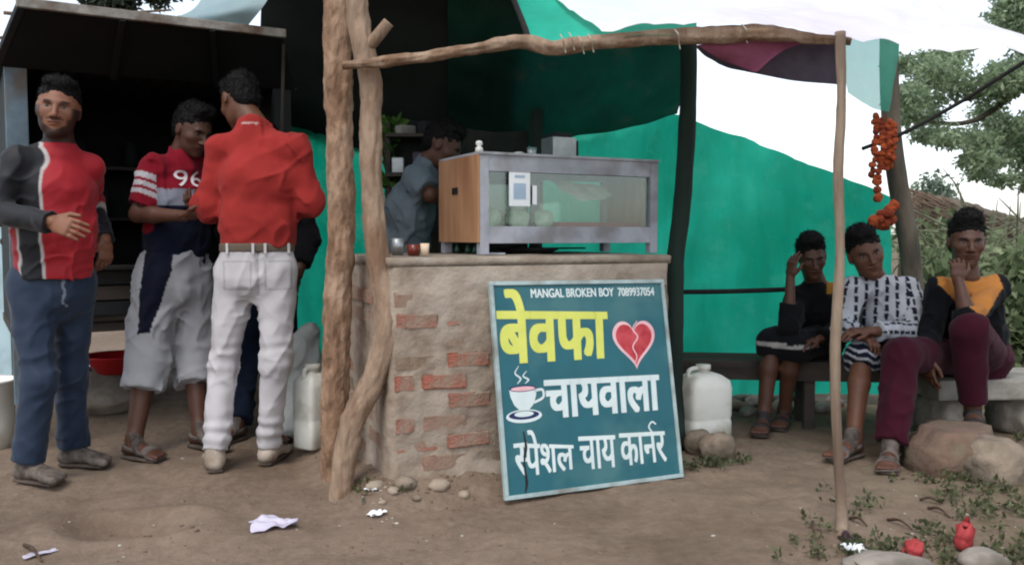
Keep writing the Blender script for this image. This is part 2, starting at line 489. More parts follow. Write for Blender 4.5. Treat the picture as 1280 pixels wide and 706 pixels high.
# ---------------------------------------------------------------- brick counter
def counter():
    root = empty('brick_counter', tuple(S(0, 0, 0)), YAW)
    tag(root, 'low mud plastered brick counter carrying the display cabinet', 'counter')
    Lc, Dc, Hc = 1.29, 0.82, 0.905
    # uneven mud face: front + left end + right end, one skin in local (u, v, h)
    step = 0.011
    hs_ = np.arange(-0.1, Hc + 0.001, step)
    path = [(0, Dc)] + [(0, d) for d in np.arange(Dc - step, 0.03, -step)]
    path += [(0.03 - 0.03 * math.sin(a), 0.03 - 0.03 * math.cos(a)) for a in np.linspace(math.pi / 2, 0, 5)]
    path += [(u, 0) for u in np.arange(0.04, Lc - 0.03, step)]
    path += [(Lc - 0.03 + 0.03 * math.sin(a), 0.03 - 0.03 * math.cos(a)) for a in np.linspace(0, math.pi / 2, 5)]
    path += [(Lc, d) for d in np.arange(0.04, Dc, 0.04)]
    path = np.array(path)
    tg = np.gradient(path, axis=0); tg /= np.linalg.norm(tg, axis=1)[:, None]
    nr = np.stack([tg[:, 1], -tg[:, 0]], 1)
    n = len(path); m = len(hs_)
    Vv = np.zeros((m, n, 3))
    for k, h in enumerate(hs_):
        q = np.stack([path[:, 0], path[:, 1], np.full(n, h)], 1)
        d = 0.016 * (fbm(q * 6, 3, 2) - 0.5) + 0.011 * (fbm(q * 24, 9, 3) - 0.5) + 0.03 * np.clip((0.12 - h) / 0.12, 0, 1) * fbm(q * 8, 4, 2)
        Vv[k, :, :2] = path + nr * d[:, None]
        Vv[k, :, 2] = h
    Vv = Vv.reshape(-1, 3)
    i = np.arange(m - 1)[:, None] * n + np.arange(n - 1)[None, :]
    Fv = np.stack([i, i + 1, i + n + 1, i + n], -1).reshape(-1, 4)
    link('mud_plaster', mesh_np('mud_plaster', Vv, Fv), M_MUD, root)
    # bricks, some bare and some smeared over
    bl, bh, jt = 0.205, 0.066, 0.016
    protos = []
    for k in range(5):
        mb = MB(); mb.box((0, 0, 0), (1, 1, 1))
        me = mb.mesh('brick')
        bm = bmesh.new(); bm.from_mesh(me)
        for v in bm.verts:
            v.co.x *= bl * (0.94 + 0.06 * random.random()); v.co.y *= 0.10; v.co.z *= bh * (0.9 + 0.1 * random.random())
        bmesh.ops.bevel(bm, geom=list(bm.edges), offset=0.006, segments=2, affect='EDGES')
        bmesh.ops.subdivide_edges(bm, edges=[e for e in bm.edges if e.calc_length() > 0.05], cuts=2)
        for v in bm.verts:
            v.co += Vector((random.uniform(-1, 1), random.uniform(-1, 1), random.uniform(-1, 1))) * 0.0022
        bm.to_mesh(me); bm.free()
        protos.append(me)
    variants = {}
    bare = {(1, 4), (0, 5), (1, 5), (2, 6), (1, 6), (3, 6), (0, 8), (2, 8), (3, 10), (4, 10), (5, 10), (2, 10), (5, 7), (1, 2), (2, 4), (0, 3)}
    row = 0; h = 0.05
    while h + bh / 2 < Hc - 0.02:
        off = 0 if row % 2 == 0 else -bl / 2
        c = 0
        u = off
        while u < Lc - 0.03:
            a0, a1 = max(u, 0.012), min(u + bl, Lc - 0.012)
            if a1 - a0 > 0.05:
                pr = 0.0055 + 0.003 * random.random() if (c, row) in bare else random.uniform(-0.005, 0.0035)
                k = random.randrange(5)
                mi = random.choice((0, 2, 0)) if (c, row) in bare else random.choice((0, 1, 1, 3, 3, 2))
                key = (k, mi)
                if key not in variants:
                    me2 = protos[k].copy(); me2.materials.append(M_BRICK[mi]); variants[key] = me2
                b = link('brick', variants[key], None, root)
                b.location = ((a0 + a1) / 2, 0.05 - pr, h)
                b.scale = ((a1 - a0 - 0.012) / bl, 1, 1)
                b.rotation_euler = (random.uniform(-.03, .03), random.uniform(-.02, .02), random.uniform(-.02, .02))
            u += bl + jt; c += 1
        # end of the course on the left return
        v = 0.10 if row % 2 == 0 else 0.2
        while v < Dc - 0.1:
            pr = random.uniform(-0.006, 0.008)
            key = (random.randrange(5), random.choice((0, 1, 3)))
            if key not in variants:
                me2 = protos[key[0]].copy(); me2.materials.append(M_BRICK[key[1]]); variants[key] = me2
            b = link('brick', variants[key], None, root)
            b.location = (0.05 - pr, v + bl / 2, h); b.rotation_euler = (0, 0, -math.pi / 2 + random.uniform(-.02, .02)); b.scale = (0.92, 1, 1)
            v += bl + jt
        h += bh + jt * 0.9; row += 1
    # worn cement top
    nu, nv = 90, 50
    us = np.linspace(-0.001, Lc + 0.001, nu); vs = np.linspace(-0.002, Dc, nv)
    def edge(uv):
        q = np.stack([uv[:, 0] * 9, uv[:, 1] * 9, 0 * uv[:, 0]], 1)
        return fbm(q, 13, 3) - 0.5
    A, B = np.meshgrid(us, vs, indexing='ij')
    uv = np.stack([A.ravel(), B.ravel()], 1)
    e = edge(uv)
    zt = 0.937 + 0.008 * e - 0.006 * np.exp(-((uv[:, 1] + 0.002) / 0.010) ** 2) * (1 + 2 * e)
    top = np.stack([uv[:, 0], uv[:, 1] + 0.012 * e * np.exp(-(uv[:, 1] / 0.05) ** 2), zt], 1)
    bot = top.copy(); bot[:, 2] = 0.900 + 0.010 * e; bot[:, 1] += 0.006
    nt = len(top)
    i = (np.arange(nu - 1)[:, None] * nv + np.arange(nv - 1)[None, :])
    Ft = np.stack([i, i + nv, i + nv + 1, i + 1], -1).reshape(-1, 4)
    Fb = np.stack([i, i + 1, i + nv + 1, i + nv], -1).reshape(-1, 4) + nt
    rim = []
    ring = [k * nv for k in range(nu)] + [(nu - 1) * nv + k for k in range(1, nv)] + [k * nv + nv - 1 for k in range(nu - 2, -1, -1)] + [k for k in range(nv - 2, 0, -1)]
    for a, b_ in zip(ring, ring[1:] + ring[:1]):
        rim.append((a, a + nt, b_ + nt, b_))
    link('cement_ledge', mesh_np('cement_ledge', np.vstack([top, bot]), np.vstack([Ft, Fb, np.array(rim)])), M_LEDGE, root)
    return root
counter()

# ---------------------------------------------------------------- tree-trunk posts, beam, poles
def trunk_thing(name, pts, radii, m, label, cat='post', group=None, n=90, seg=28, amp=0.008, freq=14, seed=1, base=None):
    b = np.array(base if base is not None else pts[-1])
    o = tube(name, pts, radii, m, None, n, seg, amp, freq, seed, b)
    return tag(o, label, cat, group)

t1 = trunk_thing('trunk_post', [P(424, -60, 3.42), P(422, 60, 3.42), P(424, 160, 3.43), P(427, 280, 3.44), P(421, 400, 3.46), P(419, 500, 3.48), P(420, 590, 3.5), P(420, 640, 3.5)],
            [0.058, 0.056, 0.053, 0.053, 0.054, 0.058, 0.062, 0.066], M_BARK, 'thick reddish brown bark covered trunk post holding up the roof', seed=3, amp=0.013, freq=60, n=220, seg=44)
t2 = trunk_thing('forked_trunk_post', [P(440, -50, 3.30), P(450, 40, 3.30), P(463, 110, 3.30), P(464, 220, 3.29), P(472, 320, 3.28), P(484, 400, 3.26), P(468, 470, 3.24), P(440, 530, 3.24), P(428, 600, 3.24), P(427, 660, 3.24)],
            [0.040, 0.040, 0.042, 0.040, 0.045, 0.046, 0.046, 0.045, 0.046, 0.05], M_BARE, 'pale crooked bare trunk post bending in front of the bark covered one', seed=5, amp=0.010, freq=42, n=200, seg=40)
bv, bf = tube_np([P(458, 62, 3.30), P(470, 48, 3.28), P(486, 28, 3.27)], [0.022, 0.024, 0.022], 16, 14, 0.004, 20, 4)
link('branch_stub', mesh_np('branch_stub', bv - np.array(t2.location), bf), M_BARE, t2)

beam_pts = [P(428, 82, 3.23), P(470, 79, 3.23), P(530, 71, 3.22), P(590, 62, 3.21), P(650, 52, 3.20), P(690, 60, 3.19), P(740, 54, 3.17), P(820, 47, 3.14), P(900, 44, 3.10), P(960, 41, 3.06), P(1005, 47, 3.02), P(1064, 53, 2.97)]
trunk_thing('roof_beam', beam_pts, [0.015, 0.019, 0.020, 0.021, 0.025, 0.028, 0.027, 0.028, 0.030, 0.027, 0.019, 0.012], M_BARE,
            'long crooked wooden pole tied along the front edge of the roof', 'beam', seed=8, amp=0.009, freq=40, n=200, seg=24, base=P(428, 82, 3.23))
trunk_thing('support_post', [P(860, 40, 4.0), P(861, 100, 4.02), P(857, 190, 4.05), P(851, 270, 4.1), P(843, 340, 4.14), P(843, 480, 4.14), G(843, 560)],
            [0.040, 0.040, 0.042, 0.042, 0.044, 0.046, 0.05], M_DARKPOST, 'dark leaning roof post behind the end of the brick counter', seed=9, base=G(843, 560))
trunk_thing('bamboo_pole', [P(1050, 40, 2.93), P(1052, 120, 2.93), P(1048, 220, 2.93), P(1050, 320, 2.93), P(1044, 440, 2.92), P(1046, 540, 2.92), P(1052, 630, 2.92), G(1051, 676)],
            [0.017, 0.0155, 0.017, 0.016, 0.0175, 0.017, 0.0185, 0.019], M_BAMBOO, 'thin pale pole standing in front of the seated boys', seed=11, amp=0.004, freq=26, base=G(1051, 672))
trunk_thing('curved_post', [P(1112, 40, 4.85), P(1112, 120, 4.85), P(1118, 200, 4.85), P(1130, 270, 4.86), P(1140, 340, 4.88), P(1146, 430, 4.9), P(1148, 520, 4.95)],
            [0.050, 0.050, 0.052, 0.055, 0.055, 0.057, 0.06], M_GREYPOST, 'curved grey post hung with orange flower garlands', seed=12, base=G(1148, 512))
tag(tube('guy_rope', [P(1078, 186, 4.76), P(1130, 166, 4.78), P(1200, 128, 4.7), P(1290, 72, 4.5), P(1400, 8, 4.3)], [0.011] * 5, M_ROPE, None, 40, 8, base=P(1130, 166, 4.78)),
    'dark rope running from the garlanded post up past the tree', 'rope')
tag(tube('rail_pipe', [P(838, 365, 4.52), P(915, 364, 4.54), P(1000, 361, 4.56)], [0.013] * 3, M_ROPE, None, 20, 10, base=P(838, 365, 4.52)),
    'thin black rail in front of the green net', 'rail')

# ---------------------------------------------------------------- sheets: tarpaulins, net
def sheet(name, rows, m, nx=60, ny=40, amp=0.02, freq=3.0, seed=0, label=None, cat=None, parent=None, ripple=None):
    """rows: list of rows of points (top to bottom); smooth patch with wrinkles"""
    rows = [catmull(r, nx) for r in rows]
    A = np.array(rows)
    Gd = np.stack([catmull(A[:, k], ny) for k in range(nx)], 1)      # ny, nx, 3
    du = np.gradient(Gd, axis=1); dv = np.gradient(Gd, axis=0)
    nr = np.cross(du, dv); nr /= (np.linalg.norm(nr, axis=2)[..., None] + 1e-9)
    q = Gd.reshape(-1, 3) * freq
    n1 = fbm(q, seed, 3); rg = 1 - np.abs(2 * fbm(q * 1.7 + 9, seed + 5, 2) - 1)
    d = amp * ((n1 - 0.5) * 2 + 0.6 * (rg - 0.7))
    V = Gd.reshape(-1, 3) + nr.reshape(-1, 3) * d[:, None]
    if ripple is not None:
        V = V + ripple(Gd.reshape(-1, 3))
    b = V.mean(0)
    i = np.arange(ny - 1)[:, None] * nx + np.arange(nx - 1)[None, :]
    F = np.stack([i, i + nx, i + nx + 1, i + 1], -1).reshape(-1, 4)
    o = link(name, mesh_np(name, V - b, F), m, parent, tuple(b))
    if label: tag(o, label, cat)
    return o

YN = 5.0
# back shade net, from behind the kiosk to the garlanded post
sheet('shade_net', [
    [P(330, 152, 5.15), P(420, 152, 5.1), P(560, 150, 5.05), P(700, 146, 5.02), P(815, 142, YN), P(870, 150, YN), P(960, 184, YN), P(1050, 220, YN), P(1116, 246, YN)],
    [P(330, 330, 5.15), P(420, 330, 5.1), P(560, 330, 5.05), P(700, 320, 5.02), P(815, 320, YN), P(870, 320, YN), P(960, 330, YN), P(1050, 340, YN), P(1116, 350, YN)],
    [P(330, 470, 5.15), P(420, 500, 5.1), P(560, 500, 5.05), P(700, 500, 5.02), P(815, 500, YN), P(870, 496, YN), P(960, 494, YN), P(1050, 494, YN), P(1116, 494, YN)]],
    M_NET, 300, 110, 0.03, 3.4, 4, 'bright green shade net closing the back of the stall', 'net',
    ripple=lambda p: np.stack([0 * p[:, 0], 0.016 * (1 - np.abs(2 * fbm(p * [7, 1, 1.6] + 3, 61, 2) - 1)) ** 2 * 2.0 + 0.008 * np.sin(p[:, 0] * 23 + 3 * vnoise(p * 2, 8) + p[:, 2] * 2.5), 0.02 * (fbm(p * [5, 1, 0.01], 62, 2) - 0.5)], 1))
# rear slope of the roof: dark tarpaulin
sheet('roof_tarpaulin', [
    [P(300, -150, 3.25), P(440, -150, 3.25), P(540, -150, 3.25), P(606, -140, 3.3)],  # unseen front row, drawn forward to shade the vendor and the heads
    [P(325, -75, 4.30), P(480, -70, 4.25), P(600, -66, 4.2), P(680, -60, 4.18)],
    [P(325, 70, 4.75), P(470, 75, 4.7), P(570, 76, 4.65), P(650, 74, 4.62)],
    [P(325, 158, 5.2), P(480, 196, 5.12), P(560, 196, 5.1), P(630, 190, 5.08)]],
    M_DARKTARP, 70, 40, 0.03, 2.0, 14, 'dark tarpaulin roof sagging over the tea stall', 'tarpaulin')
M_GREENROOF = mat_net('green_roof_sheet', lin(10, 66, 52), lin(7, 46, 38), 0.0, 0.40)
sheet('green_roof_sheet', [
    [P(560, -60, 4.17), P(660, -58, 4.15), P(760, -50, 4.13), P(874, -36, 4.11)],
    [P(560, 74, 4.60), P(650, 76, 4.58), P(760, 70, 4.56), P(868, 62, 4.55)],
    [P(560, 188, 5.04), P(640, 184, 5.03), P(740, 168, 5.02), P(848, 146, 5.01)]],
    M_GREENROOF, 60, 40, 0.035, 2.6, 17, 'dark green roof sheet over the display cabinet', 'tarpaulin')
# front slope: green tarpaulin, white tarpaulin over it
GT = sheet('green_tarpaulin', [
    [P(612, -60, 4.1), P(700, -60, 4.1), P(800, -55, 4.1), P(870, -50, 4.1)],
    [P(644, 2, 3.55), P(715, 2, 3.55), P(800, 5, 3.52), P(870, 5, 3.5)],
    [P(661, 50, 3.2), P(730, 52, 3.16), P(800, 46, 3.12), P(870, 43, 3.09)]],
    M_GREENTARP, 40, 30, 0.012, 4.0, 24, 'green tarpaulin corner tied down to the front roof pole', 'tarpaulin')
tube('corded_hem', [P(611, -60, 4.08), P(630, -28, 3.78), P(643, 2, 3.53), P(655, 32, 3.32), P(661, 50, 3.19)], [0.012] * 5, M_ROPE, GT, 24, 8, base=tuple(GT.location))
sheet('white_tarpaulin', [
    [P(640, -70, 4.05), P(800, -70, 4.05), P(960, -70, 4.05), P(1110, -60, 4.0), P(1180, 0, 3.6), P(1290, 44, 3.2)],
    [P(700, 4, 3.50), P(800, 0, 3.48), P(940, -8, 3.45), P(1090, 0, 3.4), P(1180, 20, 3.3), P(1300, 52, 3.08)],
    [P(752, 38, 3.12), P(830, 30, 3.07), P(950, 28, 3.03), P(1050, 50, 2.93), P(1150, 56, 2.93), P(1310, 68, 2.95)]],
    M_WHITETARP, 140, 60, 0.03, 4.2, 34, 'white tarpaulin stretched over the front pole and the garlanded side', 'tarpaulin')
sheet('hanging_cloth', [
    [P(868, 58, 3.16), P(930, 52, 3.14), P(1000, 52, 3.1), P(1052, 52, 3.05)],
    [P(880, 70, 3.2), P(930, 72, 3.19), P(1000, 76, 3.14), P(1050, 80, 3.08)],
    [P(898, 80, 3.24), P(942, 92, 3.22), P(1000, 102, 3.18), P(1046, 106, 3.1)]],
    M_GREYCLOTH, 40, 20, 0.012, 6.0, 44, 'dark grey cloth hanging under the front roof pole', 'cloth')
sheet('maroon_cloth', [
    [P(872, 56, 3.13), P(910, 52, 3.11), P(960, 50, 3.09), P(1004, 54, 3.06)],
    [P(890, 68, 3.15), P(920, 70, 3.13), P(950, 72, 3.11), P(975, 66, 3.09)],
    [P(908, 79, 3.17), P(925, 84, 3.15), P(942, 90, 3.13), P(950, 86, 3.11)]],
    M_MAROON, 30, 20, 0.010, 7.0, 45, 'maroon cloth scrap hanging below the front roof pole', 'cloth')
sheet('pale_green_net', [
    [P(1056, 48, 4.5), P(1085, 48, 4.6), P(1124, 48, 4.7)],
    [P(1057, 88, 4.5), P(1085, 90, 4.6), P(1120, 92, 4.7)],
    [P(1060, 116, 4.5), P(1088, 134, 4.6), P(1112, 140, 4.7)]],
    M_NET_PALE, 30, 30, 0.015, 5.0, 54, 'pale green net scrap hanging beside the garlanded post', 'net')
sheet('blue_grey_sheet', [
    [P(268, -30, 4.2), P(310, -30, 4.2), P(352, -30, 4.2)],
    [P(245, 8, 4.05), P(290, 8, 4.02), P(332, 4, 4.05)],
    [P(212, 24, 3.98), P(262, 32, 4.02), P(306, 38, 4.07)]],
    M_BLUETARP, 30, 20, 0.012, 4.0, 64, 'blue grey plastic sheet thrown over the kiosk flap', 'sheet')
# twine ties on the beam
for k, (x, y) in enumerate(((703, 52), (714, 50), (726, 54), (738, 52), (846, 46), (930, 40))):
    a = P(x - 3, y - 9, 3.13 - 0.0003 * (x - 700)); b_ = P(x + 3, y + 9, 3.14 - 0.0003 * (x - 700))
    mid = (a + b_) / 2 + np.array([0, -0.03, 0])
    tag(tube('twine_tie', [a, mid, b_, b_ + np.array([0.004, 0.0, -0.01 - 0.01 * random.random()])], [0.0024] * 4, M_STRING, None, 14, 6, base=mid),
        'short pale twine tie knotted round the front roof pole', 'twine', 'twine ties along the front roof pole')
# ---------------------------------------------------------------- dark kiosk on the left with its raised flap
KY = R(33)
KU = np.array([math.cos(KY), math.sin(KY)]); KV = np.array([-math.sin(KY), math.cos(KY)])
K0 = np.array([-2.31, 3.9])
def K(u, v, h):
    p = K0 + u * KU + v * KV
    return np.array([p[0], p[1], h])
def kiosk():
    root = empty('tea_kiosk', tuple(K(0, 0, 0)), KY)
    tag(root, 'dark tin kiosk with its front flap propped open', 'kiosk')
    Wk, Dk, zb, zt = 1.32, 1.25, 0.60, 1.80
    MB().box((0.02, Dk / 2 + 0.03, (zb + zt) / 2 + 0.014), (0.03, Dk - 0.06, zt - zb + 0.03)).build('side_wall', M_TIN, root)
    MB().box((Wk - 0.02, Dk / 2 + 0.03, (zb + zt) / 2 + 0.014), (0.03, Dk - 0.06, zt - zb + 0.03)).build('side_wall', M_TIN, root)
    MB().box((Wk / 2, Dk + 0.02, (zb + zt) / 2 + 0.03), (Wk + 0.12, 0.03, zt - zb + 0.06)).build('back_wall', M_TIN_SHADED, root)
    MB().box((Wk / 2, Dk / 2, zb - 0.025), (Wk, Dk - 0.02, 0.04)).build('floor_board', M_DARKWOOD, root)
    # roof: ribbed tin
    n = 60
    xs = np.linspace(-0.05, Wk + 0.05, n)
    V = []
    for y in (-0.02, Dk + 0.1):
        for x in xs:
            V.append((x, y, zt + 0.014 + 0.012 * math.sin(x * 60) - 0.0 * y))
    Fq = [(k, k + 1, n + k + 1, n + k) for k in range(n - 1)]
    link('roof', mesh_np('roof', V, Fq), M_TIN, root)
    # front posts: left blue grey, right darkened to sink into the kiosk's shade
    for x in (0.045, Wk - 0.045):
        MB().box((x, -0.012, (zt + 0.0) / 2 + 0.12), (0.09, 0.05, zt - 0.24), None, 0.004).build('front_post', M_BLUEPOST if x < 0.5 else M_TIN, root)
    for x in (0.06, Wk - 0.06):
        MB().box((x, Dk - 0.08, 0.33), (0.07, 0.07, 0.54)).build('leg', M_DARKWOOD, root)
    # front boards of the counter under the opening
    for k, z in enumerate((0.67, 0.745, 0.82)):
        MB().box((Wk / 2, -0.015 - 0.004 * k, z), (Wk - 0.19, 0.028, 0.066), None, 0.004).build('front_board', M_TIN if k != 1 else M_DARKWOOD, root)
    MB().box((Wk / 2, -0.03, 0.868), (Wk - 0.1, 0.12, 0.02), None, 0.004).build('counter_shelf', M_TIN, root)
    # shelves with tins in the dark inside
    for z in (1.12, 1.42):
        MB().box((Wk / 2, Dk - 0.14, z), (Wk - 0.1, 0.24, 0.018)).build('shelf', M_DARKWOOD, root)
    # the flap: sheet, rim, ribs, prop
    def L3(p):
        q = np.array(p[:2]) - K0
        return Vector((q @ KU, q @ KV, p[2]))
    a, b = L3(P(27, 6, 3.56)), L3(P(352, 44, 4.16))
    c, d = Vector((Wk + 0.02, -0.04, zt - 0.0)), Vector((-0.03, -0.04, zt - 0.02))
    e1 = (b - a); e2 = (d - a)
    nrm = e1.cross(e2).normalized()
    if nrm.z < 0: nrm = -nrm
    Vf = []
    for off in (0.0, 0.018):
        for p in (a, b, c, d): Vf.append(tuple(p + nrm * off))
    me = bpy.data.meshes.new('flap'); me.from_pydata(Vf, [], [(3, 2, 1, 0), (4, 5, 6, 7), (0, 1, 5, 4), (1, 2, 6, 5), (2, 3, 7, 6), (3, 0, 4, 7)])
    fl = link('flap', me, M_TIN_SHADED, root)
    MB().bar(a + nrm * 0.009 - e1.normalized() * 0.02, b + nrm * 0.009 + e1.normalized() * 0.02, 0.03, 0.04, 0.004).build('flap_rim', M_EDGE, fl)
    MB().bar(a + e2.normalized() * 0.02 + nrm * 0.006, d + nrm * 0.006, 0.03, 0.03, 0.003).build('flap_rim', M_TIN, fl)
    for t in (0.35, 0.7):
        MB().bar(a.lerp(b, t) - nrm * 0.014, d.lerp(c, t) - nrm * 0.014, 0.025, 0.02).build('flap_rib', M_TIN_SHADED, fl)
    MB().cyl(Vector((Wk - 0.07, -0.03, 1.0)), b.lerp(c, 0.12) - nrm * 0.012, 0.009).build('prop_rod', M_DARKWOOD, fl)
    return root
kiosk()
# stored tins inside the kiosk
for k, (u, z, r, hh) in enumerate(((0.3, 1.129, 0.05, 0.14), (0.52, 1.129, 0.06, 0.18), (0.8, 1.129, 0.05, 0.12), (0.42, 1.429, 0.055, 0.15), (0.7, 1.429, 0.045, 0.16))):
    mb = MB(); mb.lathe((0, 0, 0), [(0.001, 0), (r, 0), (r, hh * 0.8), (r * 0.8, hh * 0.86), (r * 0.8, hh), (0.001, hh)], 18)
    o = mb.build('storage_tin', M_TIN, None, tuple(K(u, 1.11, z)), True)
    tag(o, 'dull storage tin on the dark shelf inside the kiosk', 'tin', 'tins on the kiosk shelves')

# sticks and thatch dumped on the kiosk roof
M_STICK = mat('dry_sticks', lin(122, 104, 86), lin(84, 70, 58), 12, 0.95, 0.4, 60)
Vs, Fs = [], []
nv = 0
for k in range(60):
    a = K(random.uniform(0.0, 0.55), random.uniform(0.1, 1.1), 1.86 + random.random() * 0.22)
    ang = random.uniform(-0.5, 0.5)
    l = random.uniform(0.2, 0.55)
    b_ = a + np.array([math.cos(ang) * l, math.sin(ang) * l, random.uniform(-0.08, 0.12)])
    V, F = tube_np([a, (a + b_) / 2 + rng.normal(0, 0.015, 3), b_], [0.009, 0.008, 0.005], 6, 6)
    Vs.append(V); Fs += [tuple(x + nv for x in f) for f in F]; nv += len(V)
c0 = K(0.6, 0.6, 1.86)
tag(link('stick_heap', mesh_np('stick_heap', np.vstack(Vs) - c0, Fs), M_STICK, None, tuple(c0)), 'heap of dry sticks lying on the kiosk roof', 'sticks', kind='stuff')

# pale blue sheet wall beside the kiosk
pp = empty('sheet_fence', tuple(G(-6, 560) * [1, 1, 0] + [0, 0.6, 0]))
tag(pp, 'pale blue sheet metal fence panel standing beside the kiosk', 'fence')
fx, fy = P(11, 300, 4.75)[:2]
pp.location = (fx, fy, 0)
for k in range(6):
    MB().box((-0.09 - 0.18 * k, 0.01 * (k % 2), 0.96), (0.176, 0.015, 1.9), None, 0.004).build('panel', M_PALEPANEL, pp)
MB().box((-0.5, 0.03, 1.5), (1.1, 0.03, 0.05)).build('rail', M_BLUEPOST, pp)
MB().box((-0.5, 0.03, 0.4), (1.1, 0.03, 0.05)).build('rail', M_BLUEPOST, pp)
MB().cyl((-0.012, -0.03, 0.99), (-0.012, 0.0, 0.99), 0.022, 0.018).build('latch_knob', M_DARKWOOD, pp)

# ---------------------------------------------------------------- display cabinet on the counter
M_LILAC = mat('grey_lilac_paint', lin(168, 170, 178), lin(148, 150, 158), 7, 0.55, 0.15, 60, c3=lin(126, 124, 126), s3=5)
M_PLY = mat('orange_plywood', lin(178, 134, 100), lin(158, 116, 84), 5, 0.7, 0.2, 50, stretch=(3, 3, 0.5), c3=lin(142, 98, 68), s3=2)
M_GLASS = mat_glass('glass', (0.86, 0.93, 0.91), 0.90)
M_DARK = mat('dark_stuff', lin(34, 32, 34), lin(22, 22, 24), 8, 0.7)
M_WHITE = mat('white_plastic', lin(224, 222, 216), lin(206, 204, 196), 5, 0.5, 0.1, 30)
M_PAPER = mat('paper', lin(232, 234, 236), lin(218, 222, 226), 5, 0.7)
M_PALEBLUE = mat('printed_blue', lin(168, 186, 204), lin(150, 170, 192), 8, 0.7)
M_REDTRAY = mat('red_tray', lin(150, 46, 48), lin(122, 36, 40), 7, 0.6)
M_STEEL = mat('dull_steel', lin(168, 172, 172), lin(138, 142, 142), 8, 0.35, 0.1, 30, metal=0.7)
def cabinet():
    yaw = R(27)
    fl = P(600.5, 319, 3.685)
    root = empty('display_cabinet', (fl[0], fl[1], 0.938), yaw)
    tag(root, 'grey lilac painted glass display cabinet with plywood end on the counter', 'cabinet')
    Wc, Dc, z0, z1 = 0.945, 0.45, 0.052, 0.437
    fr = 0.042
    for (x, y) in ((fr / 2, 0.02), (Wc - fr / 2, 0.02), (fr / 2, Dc - 0.02), (Wc - fr / 2, Dc - 0.02)):
        MB().box((x, y, z1 / 2 - 0.001), (fr, 0.04, z1 - 0.004), None, 0.002).build('leg', M_LILAC, root)
    for y in (0.02, Dc - 0.02):
        MB().box((Wc / 2, y, z1 - 0.037), (Wc - 2 * fr - 0.001, 0.034, 0.072), None, 0.002).build('top_rail', M_LILAC, root)
        MB().box((Wc / 2, y, z0 + 0.035), (Wc - 2 * fr - 0.001, 0.034, 0.075), None, 0.002).build('bottom_rail', M_LILAC, root)
    MB().box((0.012, Dc / 2, (z0 + z1) / 2), (0.018, Dc - 0.081, z1 - z0 - 0.006)).build('side_panel', M_PLY, root)
    MB().box((Wc - 0.012, Dc / 2, (z0 + z1) / 2), (0.018, Dc - 0.081, z1 - z0 - 0.006)).build('side_panel', M_PLY, root)
    pn = MB().box((-0.006, Dc / 2, (z0 + z1) / 2), (0.010, Dc - 0.006, z1 - z0 - 0.004)).build('end_cladding', M_PLY, root)
    MB().box((-0.0135, Dc * 0.55, z1 - 0.15), (0.004, 0.06, 0.03)).build('finger_slot', M_DARK, pn)
    MB().box((Wc / 2, Dc / 2, z1 + 0.004), (Wc + 0.012, Dc + 0.012, 0.012), None, 0.002).build('top_board', M_LILAC, root)
    MB().box((Wc / 2, Dc / 2, z0 + 0.058), (Wc - 0.06, Dc - 0.085, 0.014)).build('shelf', M_LILAC, root)
    MB().box((Wc / 2 + 0.02, Dc - 0.034, (z0 + z1) / 2 + 0.02), (0.05, 0.02, 0.24)).build('back_mullion', M_LILAC, root)
    MB().box((Wc / 2, 0.020, (z0 + z1) / 2 + 0.018), (Wc - 2 * fr, 0.004, z1 - z0 - 0.10)).build('glass_pane', M_GLASS, root)
    MB().box((Wc / 2, Dc - 0.012, (z0 + z1) / 2 + 0.018), (Wc - 2 * fr, 0.004, z1 - z0 - 0.10)).build('glass_pane', M_GLASS, root)
    M = Matrix.Translation(root.location) @ Matrix.Rotation(yaw, 4, 'Z')
    def at(x, y, z): return tuple(M @ Vector((x, y, z)))
    # paper card stuck behind the glass
    cdm = MB().box((0, 0, 0), (0.105, 0.002, 0.155)).build('payment_card', M_PAPER, None, at(0.195, 0.006, 0.292)); cdm.rotation_euler = (0, 0, yaw)
    tag(cdm, 'white paper payment card stuck on the cabinet glass', 'card')
    MB().box((0, -0.0018, -0.012), (0.062, 0.001, 0.07)).build('printed_square', M_PALEBLUE, cdm)
    MB().box((0, -0.0018, 0.053), (0.05, 0.001, 0.012)).build('printed_heading', M_PALEBLUE, cdm)
    s2 = MB().box((0, 0, 0), (0.022, 0.002, 0.085)).build('paper_strip', M_PAPER, None, at(0.272, 0.008, 0.265)); s2.rotation_euler = (0, 0, yaw)
    tag(s2, 'narrow white paper strip beside the payment card', 'paper')
    # things inside
    tr = MB(); tr.box((0, 0, 0.004), (0.44, 0.26, 0.008)); 
    for dx, dy, sx, sy in ((0, 0.13, 0.45, 0.012), (0, -0.13, 0.45, 0.012), (0.222, 0, 0.012, 0.25), (-0.222, 0, 0.012, 0.25)):
        tr.box((dx, dy, 0.016), (sx, sy, 0.024))
    o = tr.build('snack_tray', M_REDTRAY, None, at(0.66, 0.2, z0 + 0.067)); o.rotation_euler = (0, 0, yaw)
    tag(o, 'flat red tray on the shelf inside the glass cabinet', 'tray')
    mpk = [mat('packet_green', lin(146, 168, 140), lin(206, 208, 190), 18, 0.4), mat('packet_cream', lin(204, 200, 180), lin(120, 140, 110), 16, 0.4), mat('packet_grey', lin(170, 172, 176), lin(120, 122, 130), 18, 0.35)]
    names = ('green and cream snack packet behind the payment card', 'cream snack packet lying in the glass cabinet', 'crumpled silver grey packet on the cabinet shelf')
